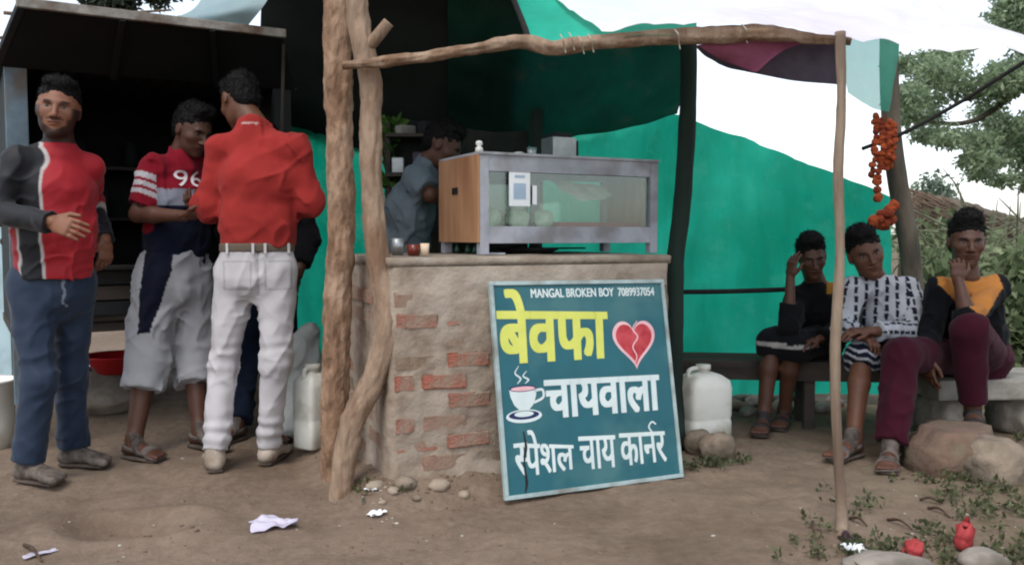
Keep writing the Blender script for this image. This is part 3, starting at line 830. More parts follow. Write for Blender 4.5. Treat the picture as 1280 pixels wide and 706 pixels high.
    for k in range(9):
        bm = bmesh.new(); bmesh.ops.create_uvsphere(bm, u_segments=14, v_segments=9, radius=1)
        for v in bm.verts:
            x, y, z = v.co
            v.co = Vector((0.055 * np.sign(x) * abs(x) ** 0.5, 0.018 * y, 0.04 * np.sign(z) * abs(z) ** 0.55)) + Vector((0, random.uniform(-.003, .003), 0))
        me = bpy.data.meshes.new('packet'); bm.to_mesh(me); bm.free()
        me.polygons.foreach_set('use_smooth', [True] * len(me.polygons))
        o = link('snack_packet', me, mpk[k % 3], None, at(0.11 + 0.045 * k, 0.12 + 0.08 * (k % 3), z0 + 0.067 + (0.044 if k % 3 < 2 else 0.02)))
        o.rotation_euler = (random.uniform(-.3, .3) + (1.35 if k % 3 == 2 else 0), random.uniform(-.3, .3), yaw + random.uniform(-.5, .5))
        tag(o, names[k % 3], 'packet', 'snack packets in the cabinet')
    # crumpled white bag at the back right
    o = sheet('plastic_bag', [[np.array(at(0.52 + 0.11 * q, 0.30, 0.36 - 0.01 * q)) for q in range(4)], [np.array(at(0.55 + 0.10 * q, 0.26, 0.31 - 0.012 * q)) for q in range(4)], [np.array(at(0.66 + 0.06 * q, 0.24, 0.25 + 0.01 * q)) for q in range(4)]],
              M_WHITE, 24, 16, 0.02, 14, 71, 'crumpled white plastic bag hanging inside the cabinet', 'bag')
    # on the top board
    bx = empty('glass_jar_box', at(0.53, 0.24, z1 + 0.010), yaw)
    tag(bx, 'small steel and glass box with dark lid on the cabinet', 'box')
    MB().box((0, 0, 0.055), (0.13, 0.12, 0.105), None, 0.006).build('body', M_STEEL, bx)
    MB().box((0.076, 0, 0.05), (0.02, 0.09, 0.09), None, 0.004).build('side_cover', M_DARK, bx)
    MB().box((0, 0, 0.1185), (0.10, 0.10, 0.02), None, 0.005).build('lid', M_DARK, bx)
    mb = MB(); mb.lathe((0, 0, 0), [(0.001, 0), (0.018, 0), (0.016, 0.02), (0.008, 0.026), (0.016, 0.036), (0.013, 0.048), (0.001, 0.052)], 16)
    o = mb.build('knob_jar', M_WHITE, None, at(0.018, 0.05, z1 + 0.010), True); tag(o, 'small white knob shaped jar on the cabinet corner', 'jar')
    mb = MB(); mb.lathe((0, 0, 0), [(0.001, 0), (0.02, 0), (0.024, 0.05), (0.001, 0.05)], 16)
    o = mb.build('steel_cup', M_STEEL, None, at(0.36, 0.2, z1 + 0.010), True); tag(o, 'small steel cup standing on the cabinet top', 'cup')
    for k, (x, y, s) in enumerate(((0.30, 0.22, 0.03), (0.41, 0.26, 0.035), (0.25, 0.3, 0.028))):
        bm = bmesh.new(); bmesh.ops.create_icosphere(bm, subdivisions=2, radius=s)
        for v in bm.verts: v.co *= 1 + random.uniform(-.2, .2); 
        for v in bm.verts: v.co.z = max(v.co.z * 0.6, -s * 0.45) + s * 0.45
        me = bpy.data.meshes.new('bundle'); bm.to_mesh(me); bm.free()
        o = link('cloth_bundle', me, M_DARK if k else M_WHITE, None, at(x, y, z1 + 0.0105)); tag(o, ('crumpled white rag', 'dark rag beside the steel cup', 'dark rag behind the crumpled white rag')[k] + ' on the cabinet top', 'rag')
    # dark pan pushed under the cabinet, strip of paper
    mb = MB(); mb.lathe((0, 0, 0), [(0.001, 0), (0.11, 0.0), (0.15, 0.02), (0.155, 0.026), (0.145, 0.024), (0.1, 0.006), (0.001, 0.005)], 28)
    mb.box((0.23, 0, 0.022), (0.17, 0.02, 0.008))
    o = mb.build('flat_pan', M_DARK, None, at(0.34, 0.2, 0.001), True); o.rotation_euler = (0, 0, yaw); tag(o, 'dark flat pan pushed under the cabinet', 'pan')
    o = MB().box((0, 0, 0.004), (0.09, 0.05, 0.006)).build('folded_paper', M_PAPER, None, at(0.11, 0.08, 0.0)); tag(o, 'folded white paper lying under the cabinet', 'paper')
    bt = MB(); bt.lathe((0, 0, 0), [(0.001, 0), (0.012, 0), (0.014, 0.02), (0.008, 0.035), (0.006, 0.05), (0.001, 0.05)], 12)
    for k, (x, y) in enumerate(((0.03, 0.12), (0.03, 0.2), (0.02, 0.3))):
        me = bt.mesh('bottle', True) if k == 0 else o.data
        o = link('small_bottle', me, mat('bottle_glass', lin(40, 70, 56), lin(30, 50, 44), 4, 0.2) if k == 0 else None, None, at(x, y, 0.0)); tag(o, 'tiny dark bottle under the plywood end of the cabinet', 'bottle', 'bottles under the cabinet')
    return at
cab_at = cabinet()

# tea glasses on the counter
M_TEA = mat('red_tea', lin(122, 48, 30), lin(98, 36, 24), 4, 0.2, spec=0.5)
for k, (x, y, Y, r, hh, m) in enumerate(((517, 319, 3.50, 0.030, 0.045, M_TEA), (531, 319, 3.46, 0.019, 0.050, mat('paper_cup', lin(220, 196, 170), lin(206, 180, 152), 5, 0.7)), (497, 319, 3.6, 0.03, 0.07, M_STEEL))):
    p = P(x, y, Y)
    mb = MB(); mb.lathe((0, 0, 0), [(0.001, 0), (r * 0.8, 0), (r, hh), (r * 0.9, hh), (r * 0.75, hh * 0.5), (0.001, hh * 0.5)], 20)
    o = mb.build(('tea_glass', 'paper_cup', 'steel_tumbler')[k], m, None, (p[0], p[1], 0.940), True)
    tag(o, ('glass of red tea on the counter ledge', 'cream paper cup beside the tea glass', 'steel tumbler at the end of the counter ledge')[k], 'cup')

# ---------------------------------------------------------------- painted sign board leaning on the counter
M_TEAL = mat('teal_print', lin(36, 94, 104), lin(30, 84, 94), 3, 0.42, 0.12, 9, c3=lin(62, 106, 110), s3=3.5)
M_SIGNWHITE = mat('sign_white', lin(206, 216, 214), lin(190, 202, 202), 6, 0.5)
M_YELLOW = mat('sign_yellow', lin(206, 208, 104), lin(190, 196, 88), 6, 0.5)
M_HEART = mat('heart_red', lin(186, 70, 76), lin(160, 40, 50), 14, 0.45, lo=0.4, hi=0.6)
M_NAVY = mat('print_navy', lin(30, 40, 92), lin(24, 32, 74), 6, 0.5)
M_PINK = mat('print_pink', lin(226, 186, 188), lin(206, 160, 166), 6, 0.5)
M_FRAME = mat('sign_frame', lin(166, 184, 184), lin(140, 158, 158), 9, 0.5, 0.2, 50, c3=lin(120, 120, 112), s3=6)

TL, TR, BR_, BL = [np.array(p) for p in ((-0.088, 3.343, 0.837), (0.663, 3.695, 0.828), (0.727, 3.535, 0.0), (-0.024, 3.183, 0.009))]
def sign():
    # local axes: x along the board, z up the board, y into the wall
    ex = (TR - TL + BR_ - BL); W = np.linalg.norm(ex) / 2; ex = ex / np.linalg.norm(ex)
    ez = (TL - BL + TR - BR_); Hs = np.linalg.norm(ez) / 2; ez = ez - ex * (ez @ ex); ez /= np.linalg.norm(ez)
    ey = np.cross(ez, ex)
    root = bpy.data.objects.new('sign_board', None); COL.objects.link(root); root.empty_display_size = 0.1
    M = Matrix(((ex[0], ey[0], ez[0], BL[0]), (ex[1], ey[1], ez[1], BL[1]), (ex[2], ey[2], ez[2], BL[2] + 0.004), (0, 0, 0, 1)))
    root.matrix_world = M
    tag(root, 'teal painted tea stall sign board with broken heart leaning on the counter', 'sign')
    # homography: photo pixel -> board coordinates (0..1)
    src = np.array([(612, 353), (830, 350), (855, 597), (632, 627)], float); dst = np.array([(0, 1), (1, 1), (1, 0), (0, 0)], float)
    A = []
    for (x, y), (u, v) in zip(src, dst):
        A += [[x, y, 1, 0, 0, 0, -u * x, -u * y, -u], [0, 0, 0, x, y, 1, -v * x, -v * y, -v]]
    Hm = np.linalg.svd(np.array(A))[2][-1].reshape(3, 3)
    def B(x, y):
        q = Hm @ np.array([x, y, 1.0]); q /= q[2]
        return q[0] * W, q[1] * Hs
    MB().box((W / 2, 0.012, Hs / 2), (W - 0.02, 0.012, Hs - 0.02)).build('backing_panel', M_TEAL, root)
    for (c, s_) in (((W / 2, 0.010, 0.008), (W, 0.022, 0.016)), ((W / 2, 0.010, Hs - 0.008), (W, 0.022, 0.016)), ((0.008, 0.010, Hs / 2), (0.016, 0.0215, Hs - 0.033)), ((W - 0.008, 0.010, Hs / 2), (0.016, 0.0215, Hs - 0.033))):
        MB().box(c, s_, None, 0.002).build('frame_strip', M_FRAME, root)
    ZF = 0.0052           # print lies just proud of the panel face (y = 0.006)
    def poly2(polys, name, m, parent, y=ZF):
        V, F = [], []
        for k, pl in enumerate(polys):
            b0 = len(V); V += [(p[0], y - 0.00004 * k, p[1]) for p in pl]; F.append(tuple(range(b0, b0 + len(pl))))
        return link(name, mesh_np(name, V, F, False), m, parent)
    def ribbon(pts, w, y=ZF, n=40):
        c = catmull(np.array(pts, float), n)
        t = np.gradient(c, axis=0); t /= np.linalg.norm(t, axis=1)[:, None]
        nn = np.stack([-t[:, 1], t[:, 0]], 1)
        w = np.interp(np.linspace(0, 1, n), np.linspace(0, 1, len(np.atleast_1d(w))), np.atleast_1d(w))[:, None] / 2
        a, b = c + nn * w, c - nn * w
        V = [(p[0], y, p[1]) for p in np.vstack([a, b])]
        return V, [(k, k + 1, n + k + 1, n + k) for k in range(n - 1)]
    def glyphs(text, size=1.0):
        cu = bpy.data.curves.new('t', 'FONT'); cu.body = text; cu.size = size; cu.fill_mode = 'FRONT'; cu.resolution_u = 6
        ob = bpy.data.objects.new('t', cu); COL.objects.link(ob)
        dg = bpy.context.evaluated_depsgraph_get(); dg.update()
        me = bpy.data.meshes.new_from_object(ob.evaluated_get(dg))
        V = np.array([v.co[:] for v in me.vertices]); F = [tuple(p.vertices) for p in me.polygons]
        bpy.data.objects.remove(ob); bpy.data.curves.remove(cu); bpy.data.meshes.remove(me)
        return V, F
    def lettering(text, quad, m, name='lettering', bold=0.0, extra=None, y=ZF):
        """glyph outlines fitted into a photo-pixel quad (TL, TR, BR, BL), boldened by shifted overlays"""
        V, F = glyphs(text) if isinstance(text, str) else text
        lo, hi = V[:, :2].min(0), V[:, :2].max(0)
        q = (V[:, :2] - lo) / (hi - lo)
        tl, tr, br, bl = [np.array(B(*p)) for p in quad]
        def mp(a): return (bl * (1 - a[:, :1]) * (1 - a[:, 1:]) + br * a[:, :1] * (1 - a[:, 1:]) + tl * (1 - a[:, :1]) * a[:, 1:] + tr * a[:, :1] * a[:, 1:])
        base = mp(q)
        VV_, FF_ = [], []
        shifts = [(0, 0)] if not bold else [(dx * bold, dz * bold * 0.55) for dx in (-1, -0.33, 0.33, 1) for dz in (-1, 1)]
        for k, (dx, dz) in enumerate(shifts):
            b0 = sum(len(v) for v in VV_)
            VV_.append(np.stack([base[:, 0] + dx, np.full(len(base), y - 0.00005 * k), base[:, 1] + dz], 1))
            FF_ += [tuple(i + b0 for i in f) for f in F]
        return link(name, mesh_np(name, np.vstack(VV_), FF_, False), m, root)
    # top line
    lettering('MANGAL BROKEN BOY  7089937054', [(664, 362), (818, 360), (819, 370), (665, 373)], M_SIGNWHITE, bold=0.0012)
    # बेवफा, चायवाला, स्पेशल चाय कार्नर
    lettering('\u092c\u0947\u0935\u092b\u093e', [(622, 363), (757, 368), (760, 447), (627, 455)], M_YELLOW, bold=0.0085)
    lettering('\u091a\u093e\u092f\u0935\u093e\u0932\u093e', [(682, 477), (823, 470), (826, 513), (685, 524)], M_SIGNWHITE, bold=0.0062)
    # third line is put together letter by letter: half sa, then the joined words, then the hook over the na
    Vs_, Fs_ = glyphs('\u0938')
    bm = bmesh.new()
    vs = [bm.verts.new((x, y, 0)) for x, y, _ in Vs_]
    for f in Fs_:
        try: bm.faces.new([vs[i] for i in f])
        except ValueError: pass
    xm = Vs_[:, 0].min() + 0.62 * (Vs_[:, 0].max() - Vs_[:, 0].min())
    bmesh.ops.bisect_plane(bm, geom=list(bm.verts) + list(bm.edges) + list(bm.faces), plane_co=(xm, 0, 0), plane_no=(1, 0, 0), clear_outer=True)
    bm.verts.index_update()
    hv = np.array([v.co[:] for v in bm.verts]); hf = [tuple(v.index for v in f.verts) for f in bm.faces]; bm.free()
    lettering((hv, hf), [(643, 556), (659, 554), (660, 594), (645, 597)], M_SIGNWHITE, bold=0.0022)
    lettering('\u092a\u0947\u0936\u0932', [(655, 538), (716, 545), (719, 587), (659, 597)], M_SIGNWHITE, bold=0.0024)
    lettering('\u091a\u093e\u092f', [(724, 547), (769, 545), (772, 584), (727, 588)], M_SIGNWHITE, bold=0.0024)
    lettering('\u0915\u093e\u0928\u0930', [(775, 543), (831, 540), (835, 577), (778, 584)], M_SIGNWHITE, bold=0.0024)
    Vr, Fr = ribbon([B(816, 541), B(812, 534), B(816, 528), B(821, 531)], 0.007)
    link('lettering', mesh_np('lettering', Vr, Fr, False), M_SIGNWHITE, root)
    # broken heart: white rim, red heart, pale crack
    def heart(s):
        t = np.linspace(0, 2 * math.pi, 70, endpoint=False)
        x = 16 * np.sin(t) ** 3; y = 13 * np.cos(t) - 5 * np.cos(2 * t) - 2 * np.cos(3 * t) - np.cos(4 * t)
        cx, cz = B(794, 427); 
        return [(cx + s * a, cz + s * 1.08 * b) for a, b in zip(x, y)]
    hr = poly2([heart(0.0066)], 'heart_rim', M_PINK, root, ZF)
    hh = poly2([heart(0.0056)], 'heart', M_HEART, root, ZF - 0.0004)
    Vr, Fr = ribbon([B(797, 402), B(792, 412), B(798, 422), B(792, 434), B(797, 446), B(794, 456)], [0.004, 0.007, 0.006, 0.004], ZF - 0.0008)
    link('crack', mesh_np('crack', Vr, Fr, False), M_PINK, hh)
    # cup with saucer and steam
    def ell(cx, cy, rx, ry, n=36): return [(cx + rx * math.cos(2 * math.pi * k / n), cy + ry * math.sin(2 * math.pi * k / n)) for k in range(n)]
    cx, cz = B(655, 498)
    sc_x, sc_z = B(656, 521)
    poly2([ell(sc_x, sc_z, 0.078, 0.026)], 'saucer', M_SIGNWHITE, root, ZF)
    poly2([ell(sc_x, sc_z + 0.004, 0.066, 0.017)], 'saucer_rim', M_NAVY, root, ZF - 0.0003)
    poly2([ell(sc_x, sc_z + 0.008, 0.042, 0.011)], 'saucer_well', M_SIGNWHITE, root, ZF - 0.0006)
    cupp = [(cx + a, cz + b) for a, b in ((-0.06, 0.036), (-0.056, 0.006), (-0.042, -0.028), (-0.018, -0.05), (0.018, -0.05), (0.042, -0.028), (0.056, 0.006), (0.06, 0.036))]
    cp = poly2([cupp], 'cup', M_SIGNWHITE, root, ZF - 0.0010)
    poly2([ell(cx, cz + 0.036, 0.060, 0.013)], 'cup_mouth', M_NAVY, root, ZF - 0.0014)
    poly2([ell(cx, cz + 0.035, 0.053, 0.009)], 'tea', M_PINK, root, ZF - 0.0018)
    Vr, Fr = ribbon([(cx + 0.05, cz + 0.024), (cx + 0.085, cz + 0.026), (cx + 0.086, cz - 0.004), (cx + 0.045, cz - 0.022)], 0.010, ZF - 0.0010)
    link('cup_handle', mesh_np('cup_handle', Vr, Fr, False), M_SIGNWHITE, root)
    for dx, s in ((-0.022, 1.0), (0.012, 0.7)):
        Vr, Fr = ribbon([(cx + dx, cz + 0.055), (cx + dx + 0.016, cz + 0.055 + 0.02 * s), (cx + dx - 0.006, cz + 0.055 + 0.042 * s), (cx + dx + 0.012, cz + 0.055 + 0.07 * s)], [0.003, 0.008, 0.006, 0.002], ZF)
        link('steam', mesh_np('steam', Vr, Fr, False), M_SIGNWHITE, root)
    # torn black gash over the lower left letters
    Vr, Fr = ribbon([B(655, 540), B(658, 560), B(656, 580), B(659, 604), B(657, 618)], [0.004, 0.012, 0.007, 0.012, 0.003], ZF - 0.0012)
    link('tear', mesh_np('tear', Vr, Fr, False), M_DARK, root)
    for (x, y) in ((620, 357), (632, 356)):
        p = B(x, y); MB().box((p[0], ZF - 0.001, p[1]), (0.02, 0.002, 0.006)).build('scuff', M_DARK, root)
sign()
# ---------------------------------------------------------------- figures: smooth-blended body volumes turned into one skin
def nz(v):
    v = np.asarray(v, float); return v / (np.linalg.norm(v) + 1e-12)

class Prim:
    def __init__(s, fn, lo, hi, cuts=(), k=None, sub=False):
        s.fn, s.lo, s.hi, s.cuts, s.k, s.sub = fn, np.asarray(lo, float), np.asarray(hi, float), list(cuts), k, sub

def cone(a, b, ra, rb, cuts=(), k=None):
    a, b = np.asarray(a, float), np.asarray(b, float)
    ab = b - a; L2 = ab @ ab + 1e-12
    def fn(X, Y, Z):
        x, y, z = X - a[0], Y - a[1], Z - a[2]
        t = np.clip((x * ab[0] + y * ab[1] + z * ab[2]) / L2, 0, 1)
        return np.sqrt((x - t * ab[0]) ** 2 + (y - t * ab[1]) ** 2 + (z - t * ab[2]) ** 2) - (ra + (rb - ra) * t)
    r = max(ra, rb)
    return Prim(fn, np.minimum(a, b) - r, np.maximum(a, b) + r, cuts, k)

def econe(a, b, side, wa, da, wb, db, cuts=(), k=None):
    """tapered limb with an elliptical section: half width w along side, half depth d across"""
    a, b = np.asarray(a, float), np.asarray(b, float)
    ab = b - a; L = np.linalg.norm(ab) + 1e-9; ax = ab / L
    s_ = np.asarray(side, float); s_ = nz(s_ - ax * (s_ @ ax)); f_ = np.cross(ax, s_)
    def fn(X, Y, Z):
        x, y, z = X - a[0], Y - a[1], Z - a[2]
        h = x * ax[0] + y * ax[1] + z * ax[2]
        t = np.clip(h / L, 0, 1); ov = h - t * L
        w = wa + (wb - wa) * t; d = da + (db - da) * t
        ps = x * s_[0] + y * s_[1] + z * s_[2]; pf = x * f_[0] + y * f_[1] + z * f_[2]
        mn = np.minimum(w, d)
        q = np.sqrt((ps / w) ** 2 + (pf / d) ** 2 + (ov / mn) ** 2 + 1e-9)
        g = np.sqrt((ps / w ** 2) ** 2 + (pf / d ** 2) ** 2 + (ov / mn ** 2) ** 2 + 1e-9)
        return np.where(q > 0.35, q * (q - 1) / g, (q - 1) * mn)
    r = max(wa, da, wb, db)
    return Prim(fn, np.minimum(a, b) - r, np.maximum(a, b) + r, cuts, k)

def ell(c, ax, rad, cuts=(), k=None, sub=False):
    c = np.asarray(c, float); ax = np.asarray(ax, float); rad = np.asarray(rad, float)
    def fn(X, Y, Z):
        x, y, z = X - c[0], Y - c[1], Z - c[2]
        q = g = 0
        for i in range(3):
            p = x * ax[i, 0] + y * ax[i, 1] + z * ax[i, 2]
            q = q + (p / rad[i]) ** 2; g = g + (p / rad[i] ** 2) ** 2
        q = np.sqrt(q + 1e-9); g = np.sqrt(g + 1e-9)
        return np.where(q > 0.35, q * (q - 1) / g, (q - 1) * rad.min())
    r = rad.max()
    return Prim(fn, c - r, c + r, cuts, k, sub)

def field_mesh(prims, h, k=0.02, noise=None, clip=(), grow=0.0):
    lo = np.min([p.lo for p in prims if not p.sub], 0) - 3 * h - grow; hi = np.max([p.hi for p in prims if not p.sub], 0) + 3 * h + grow
    n = np.ceil((hi - lo) / h).astype(int) + 1
    ax = [lo[i] + h * np.arange(n[i]) for i in range(3)]
    D = np.full(n, 0.5, np.float32)
    for p in prims:
        kk = k if p.k is None else p.k
        m = 2.2 * max(kk, 0.002) + 3 * h + grow
        i0 = np.maximum(((p.lo - m - lo) / h).astype(int), 0); i1 = np.minimum(((p.hi + m - lo) / h).astype(int) + 2, n)
        if (i1 <= i0).any(): continue
        X = ax[0][i0[0]:i1[0], None, None]; Y = ax[1][None, i0[1]:i1[1], None]; Z = ax[2][None, None, i0[2]:i1[2]]
        d = p.fn(X, Y, Z) - grow
        for (o, nn) in p.cuts:
            d = np.maximum(d, (X - o[0]) * nn[0] + (Y - o[1]) * nn[1] + (Z - o[2]) * nn[2])
        S_ = D[i0[0]:i1[0], i0[1]:i1[1], i0[2]:i1[2]]
        if p.sub:
            q = np.clip(0.5 - 0.5 * (S_ + d) / kk, 0, 1)
            S_[...] = S_ * (1 - q) + (-d) * q + kk * q * (1 - q)
        else:
            q = np.clip(0.5 + 0.5 * (S_ - d) / kk, 0, 1)
            S_[...] = S_ * (1 - q) + d * q - kk * q * (1 - q)
    for (o, nn) in clip:
        D = np.maximum(D, ((ax[0][:, None, None] - o[0]) * nn[0] + (ax[1][None, :, None] - o[1]) * nn[1] + (ax[2][None, None, :] - o[2]) * nn[2]).astype(np.float32))
    if noise is not None:
        I = np.argwhere(np.abs(D) < 0.028)
        pts = lo + h * I
        D[I[:, 0], I[:, 1], I[:, 2]] += noise(pts).astype(np.float32)
    # surface nets
    ins = D < 0
    c = np.zeros(n - 1, np.int8)
    for a in (0, 1):
        for b in (0, 1):
            for e in (0, 1):
                c += ins[a:n[0] - 1 + a, b:n[1] - 1 + b, e:n[2] - 1 + e]
    act = np.argwhere((c > 0) & (c < 8))
    idx = np.full(n - 1, -1, np.int64); idx[act[:, 0], act[:, 1], act[:, 2]] = np.arange(len(act))
    pos = np.zeros((len(act), 3)); cnt = np.zeros(len(act))
    corners = [(a, b, e) for a in (0, 1) for b in (0, 1) for e in (0, 1)]
    for ca in corners:
        for axis in range(3):
            if ca[axis] == 1: continue
            cb = list(ca); cb[axis] = 1
            d0 = D[act[:, 0] + ca[0], act[:, 1] + ca[1], act[:, 2] + ca[2]]; d1 = D[act[:, 0] + cb[0], act[:, 1] + cb[1], act[:, 2] + cb[2]]
            m = (d0 < 0) != (d1 < 0)
            t = np.where(m, d0 / np.where(m, d0 - d1, 1), 0)
            q = np.array(ca, float)[None, :].repeat(len(act), 0); q[:, axis] += t
            pos[m] += q[m]; cnt[m] += 1
    pos = lo + h * (act + pos / cnt[:, None])
    quads = []
    for axis in range(3):
        o1, o2 = [(1, 2), (2, 0), (0, 1)][axis]
        sl0 = [slice(None)] * 3; sl1 = [slice(None)] * 3
        sl0[axis] = slice(0, -1); sl1[axis] = slice(1, None)
        A = ins[tuple(sl0)]; Bq = ins[tuple(sl1)]
        e = np.argwhere(A != Bq)
        e = e[(e[:, o1] > 0) & (e[:, o2] > 0) & (e[:, o1] < n[o1] - 1) & (e[:, o2] < n[o2] - 1)]
        flip = ~A[e[:, 0], e[:, 1], e[:, 2]]
        def cell(d1, d2):
            q = e.copy(); q[:, o1] -= d1; q[:, o2] -= d2
            return idx[q[:, 0], q[:, 1], q[:, 2]]
        Q = np.stack([cell(1, 1), cell(0, 1), cell(0, 0), cell(1, 0)], 1)
        Q[flip] = Q[flip][:, ::-1]
        quads.append(Q)
    Q = np.vstack(quads)
    return pos, Q[(Q >= 0).all(1)]

def joinm(parts):
    Vs, Fs, n = [], [], 0
    for V, F in parts:
        Vs.append(V); Fs.append(F + n); n += len(V)
    return np.vstack(Vs), np.vstack(Fs)

def ridged(p, sc, seed):
    q = p * np.asarray(sc)
    w = np.stack([vnoise(q * 0.6 + 7, seed + 3), vnoise(q * 0.6 + 17, seed + 4), vnoise(q * 0.6 + 27, seed + 5)], 1) * 1.6
    return np.abs(2 * fbm(q + w, seed, 2) - 1)

M_SKIN = mat_vc('skin', 0.55, 0.1, 220, 0.35, 0.08, 18, 0.06)
M_CLOTH = mat_vc('cotton', 0.92, 0.18, 300, 0.08, 0.10, 9, 0, 0.04)
M_SHEEN = mat_vc('sports_cloth', 0.6, 0.08, 420, 0.3, 0.06, 9, 0, 0.1)
M_HAIR = mat('black_hair', (0.006, 0.005, 0.005), (0.003, 0.003, 0.003), 60, 0.7, 0.5, 160, spec=0.15)
M_SOLE = mat('sandal_sole', lin(92, 80, 72), lin(62, 52, 46), 14, 0.85, 0.3, 60)
M_STRAP = mat('sandal_strap', lin(108, 98, 92), lin(58, 50, 46), 16, 0.75, 0.2, 60)
M_STRAP_D = mat('dark_strap', lin(52, 46, 44), lin(34, 30, 30), 16, 0.7, 0.2, 60)
M_SHOE = mat('pale_shoe', lin(176, 164, 150), lin(126, 112, 98), 12, 0.8, 0.2, 60)

class Fig:
    """a person: joints in world space -> body, hair, garments"""
    def __init__(s, base, label, skin, group=None):
        s.base = np.asarray(base, float)
        s.root = empty('person', tuple(s.base)); tag(s.root, label, 'person', group)
        s.skin = np.array(skin); s.body = []; s.heads = []; s.hands = []
    # ---- head
    def head(s, c, fwd, up, hs=1.0, beard=0.0, hair=True, hair_h=0.03, hair_back=0.0, hairline=0.060, gaunt=1.0, hair_seed=1):
        f = nz(fwd); u = np.asarray(up, float); u = nz(u - f * (u @ f)); r = np.cross(f, u)
        c = np.asarray(c, float); s.hc, s.hf, s.hu, s.hr, s.hs, s.beard = c, f, u, r, hs, beard
        AX = np.array([r, f, u])
        def q(x, y, z): return c + hs * (x * r + y * f + z * u)
        E = lambda x, y, z, rx, ry, rz, k=None, sub=False: ell(q(x, y, z), AX, np.array([rx, ry, rz]) * hs, k=None if k is None else k * hs, sub=sub)
        g = gaunt
        L = [E(0, -0.012, 0.030, 0.074, 0.092, 0.083), E(0, 0.018, -0.015, 0.062 * g, 0.074, 0.082, 0.03), E(0, 0.030, -0.066, 0.047 * g, 0.052, 0.042, 0.03),
             E(0, 0.066, -0.093, 0.020, 0.020, 0.016, 0.02),
             E(0.040, 0.052, -0.016, 0.024, 0.024, 0.020, 0.02), E(-0.040, 0.052, -0.016, 0.024, 0.024, 0.020, 0.02),
             E(0, 0.078, 0.026, 0.046, 0.014, 0.010, 0.012),
             cone(q(0, 0.088, 0.014), q(0, 0.106, -0.026), 0.0075 * hs, 0.0115 * hs, k=0.008 * hs),
             E(0.012, 0.094, -0.030, 0.009, 0.010, 0.008, 0.006), E(-0.012, 0.094, -0.030, 0.009, 0.010, 0.008, 0.006),
             E(0.031, 0.088, 0.010, 0.017, 0.012, 0.010, 0.010, True), E(-0.031, 0.088, 0.010, 0.017, 0.012, 0.010, 0.010, True),
             E(0.030, 0.069, 0.008, 0.0135, 0.0125, 0.0105, 0.003), E(-0.030, 0.069, 0.008, 0.0135, 0.0125, 0.0105, 0.003),
             E(0, 0.084, -0.050, 0.024, 0.012, 0.0055, 0.005), E(0, 0.082, -0.061, 0.019, 0.012, 0.0065, 0.005),
             E(0.075, -0.008, 0.000, 0.008, 0.019, 0.031, 0.006), E(-0.075, -0.008, 0.000, 0.008, 0.019, 0.031, 0.006)]
        s.heads = L
        s.neck_top = q(0, -0.022, -0.060)
        if hair:
            hh = hair_h
            # cap of hair pushed back from the forehead
            hp = [ell(q(0, -0.020, 0.038 + hh * 0.35), AX, np.array([0.0768, 0.0935, 0.083 + hh * 0.6]) * hs),
                  ell(q(0, 0.028, 0.098 + hh * 0.5), AX, np.array([0.060, 0.050, 0.022 + hh * 0.6]) * hs, k=0.02 * hs),
                  ell(q(0, -0.062, -0.012 - hair_back), AX, np.array([0.062, 0.042, 0.056]) * hs, k=0.02 * hs)]
            fo = q(0, 0.045, hairline); fn = nz(-0.75 * u + 0.62 * f)
            so = q(0, 0.020, -0.012); sn = nz(f * 0.93 - u * 0.36)
            cut = [ell(q(0, 0.105, 0.000), AX, np.array([0.074, 0.080, hairline + 0.012]) * hs, k=0.008, sub=True),
                   ell(q(0.05, 0.088, -0.050), AX, np.array([0.060, 0.066, 0.060]) * hs, k=0.008, sub=True), ell(q(-0.05, 0.088, -0.050), AX, np.array([0.060, 0.066, 0.060]) * hs, k=0.008, sub=True),
                   ell(q(0.085, 0.0, -0.012), AX, np.array([0.024, 0.030, 0.034]) * hs, k=0.006, sub=True), ell(q(-0.085, 0.0, -0.012), AX, np.array([0.024, 0.030, 0.034]) * hs, k=0.006, sub=True)]
            sd = hair_seed
            V, F = field_mesh(hp + cut, 0.0042, 0.02, noise=lambda p: 0.012 * (fbm((p - c) * 48, sd, 2) - 0.5) + 0.006 * (ridged(p - c, (110, 110, 60), sd) - 0.4))
            g = np.random.default_rng(sd)
            pick = g.integers(0, len(V), 2600)
            o_ = V[pick]; nr = o_ - (c - 0.01 * f * hs); nr /= np.linalg.norm(nr, axis=1)[:, None]
            dr = nr * 0.8 + 0.35 * u - 0.25 * f + 0.5 * g.normal(size=nr.shape); dr /= np.linalg.norm(dr, axis=1)[:, None]
            sdv = np.cross(dr, g.normal(size=nr.shape)); sdv /= np.linalg.norm(sdv, axis=1)[:, None]
            ln = g.uniform(0.005, 0.012 + hair_h * 0.3, len(pick))[:, None]
            o_ = o_ - nr * 0.003
            Vt = np.stack([o_ + sdv * 0.0018, o_ - sdv * 0.0018, o_ + dr * ln - sdv * 0.0004, o_ + dr * ln + sdv * 0.0004], 1).reshape(-1, 3)
            Ft = np.arange(len(Vt)).reshape(-1, 4)
            V, F = joinm([(V, F), (Vt, Ft)])
            link('hair', mesh_np('hair', V - s.base, F), M_HAIR, s.root)
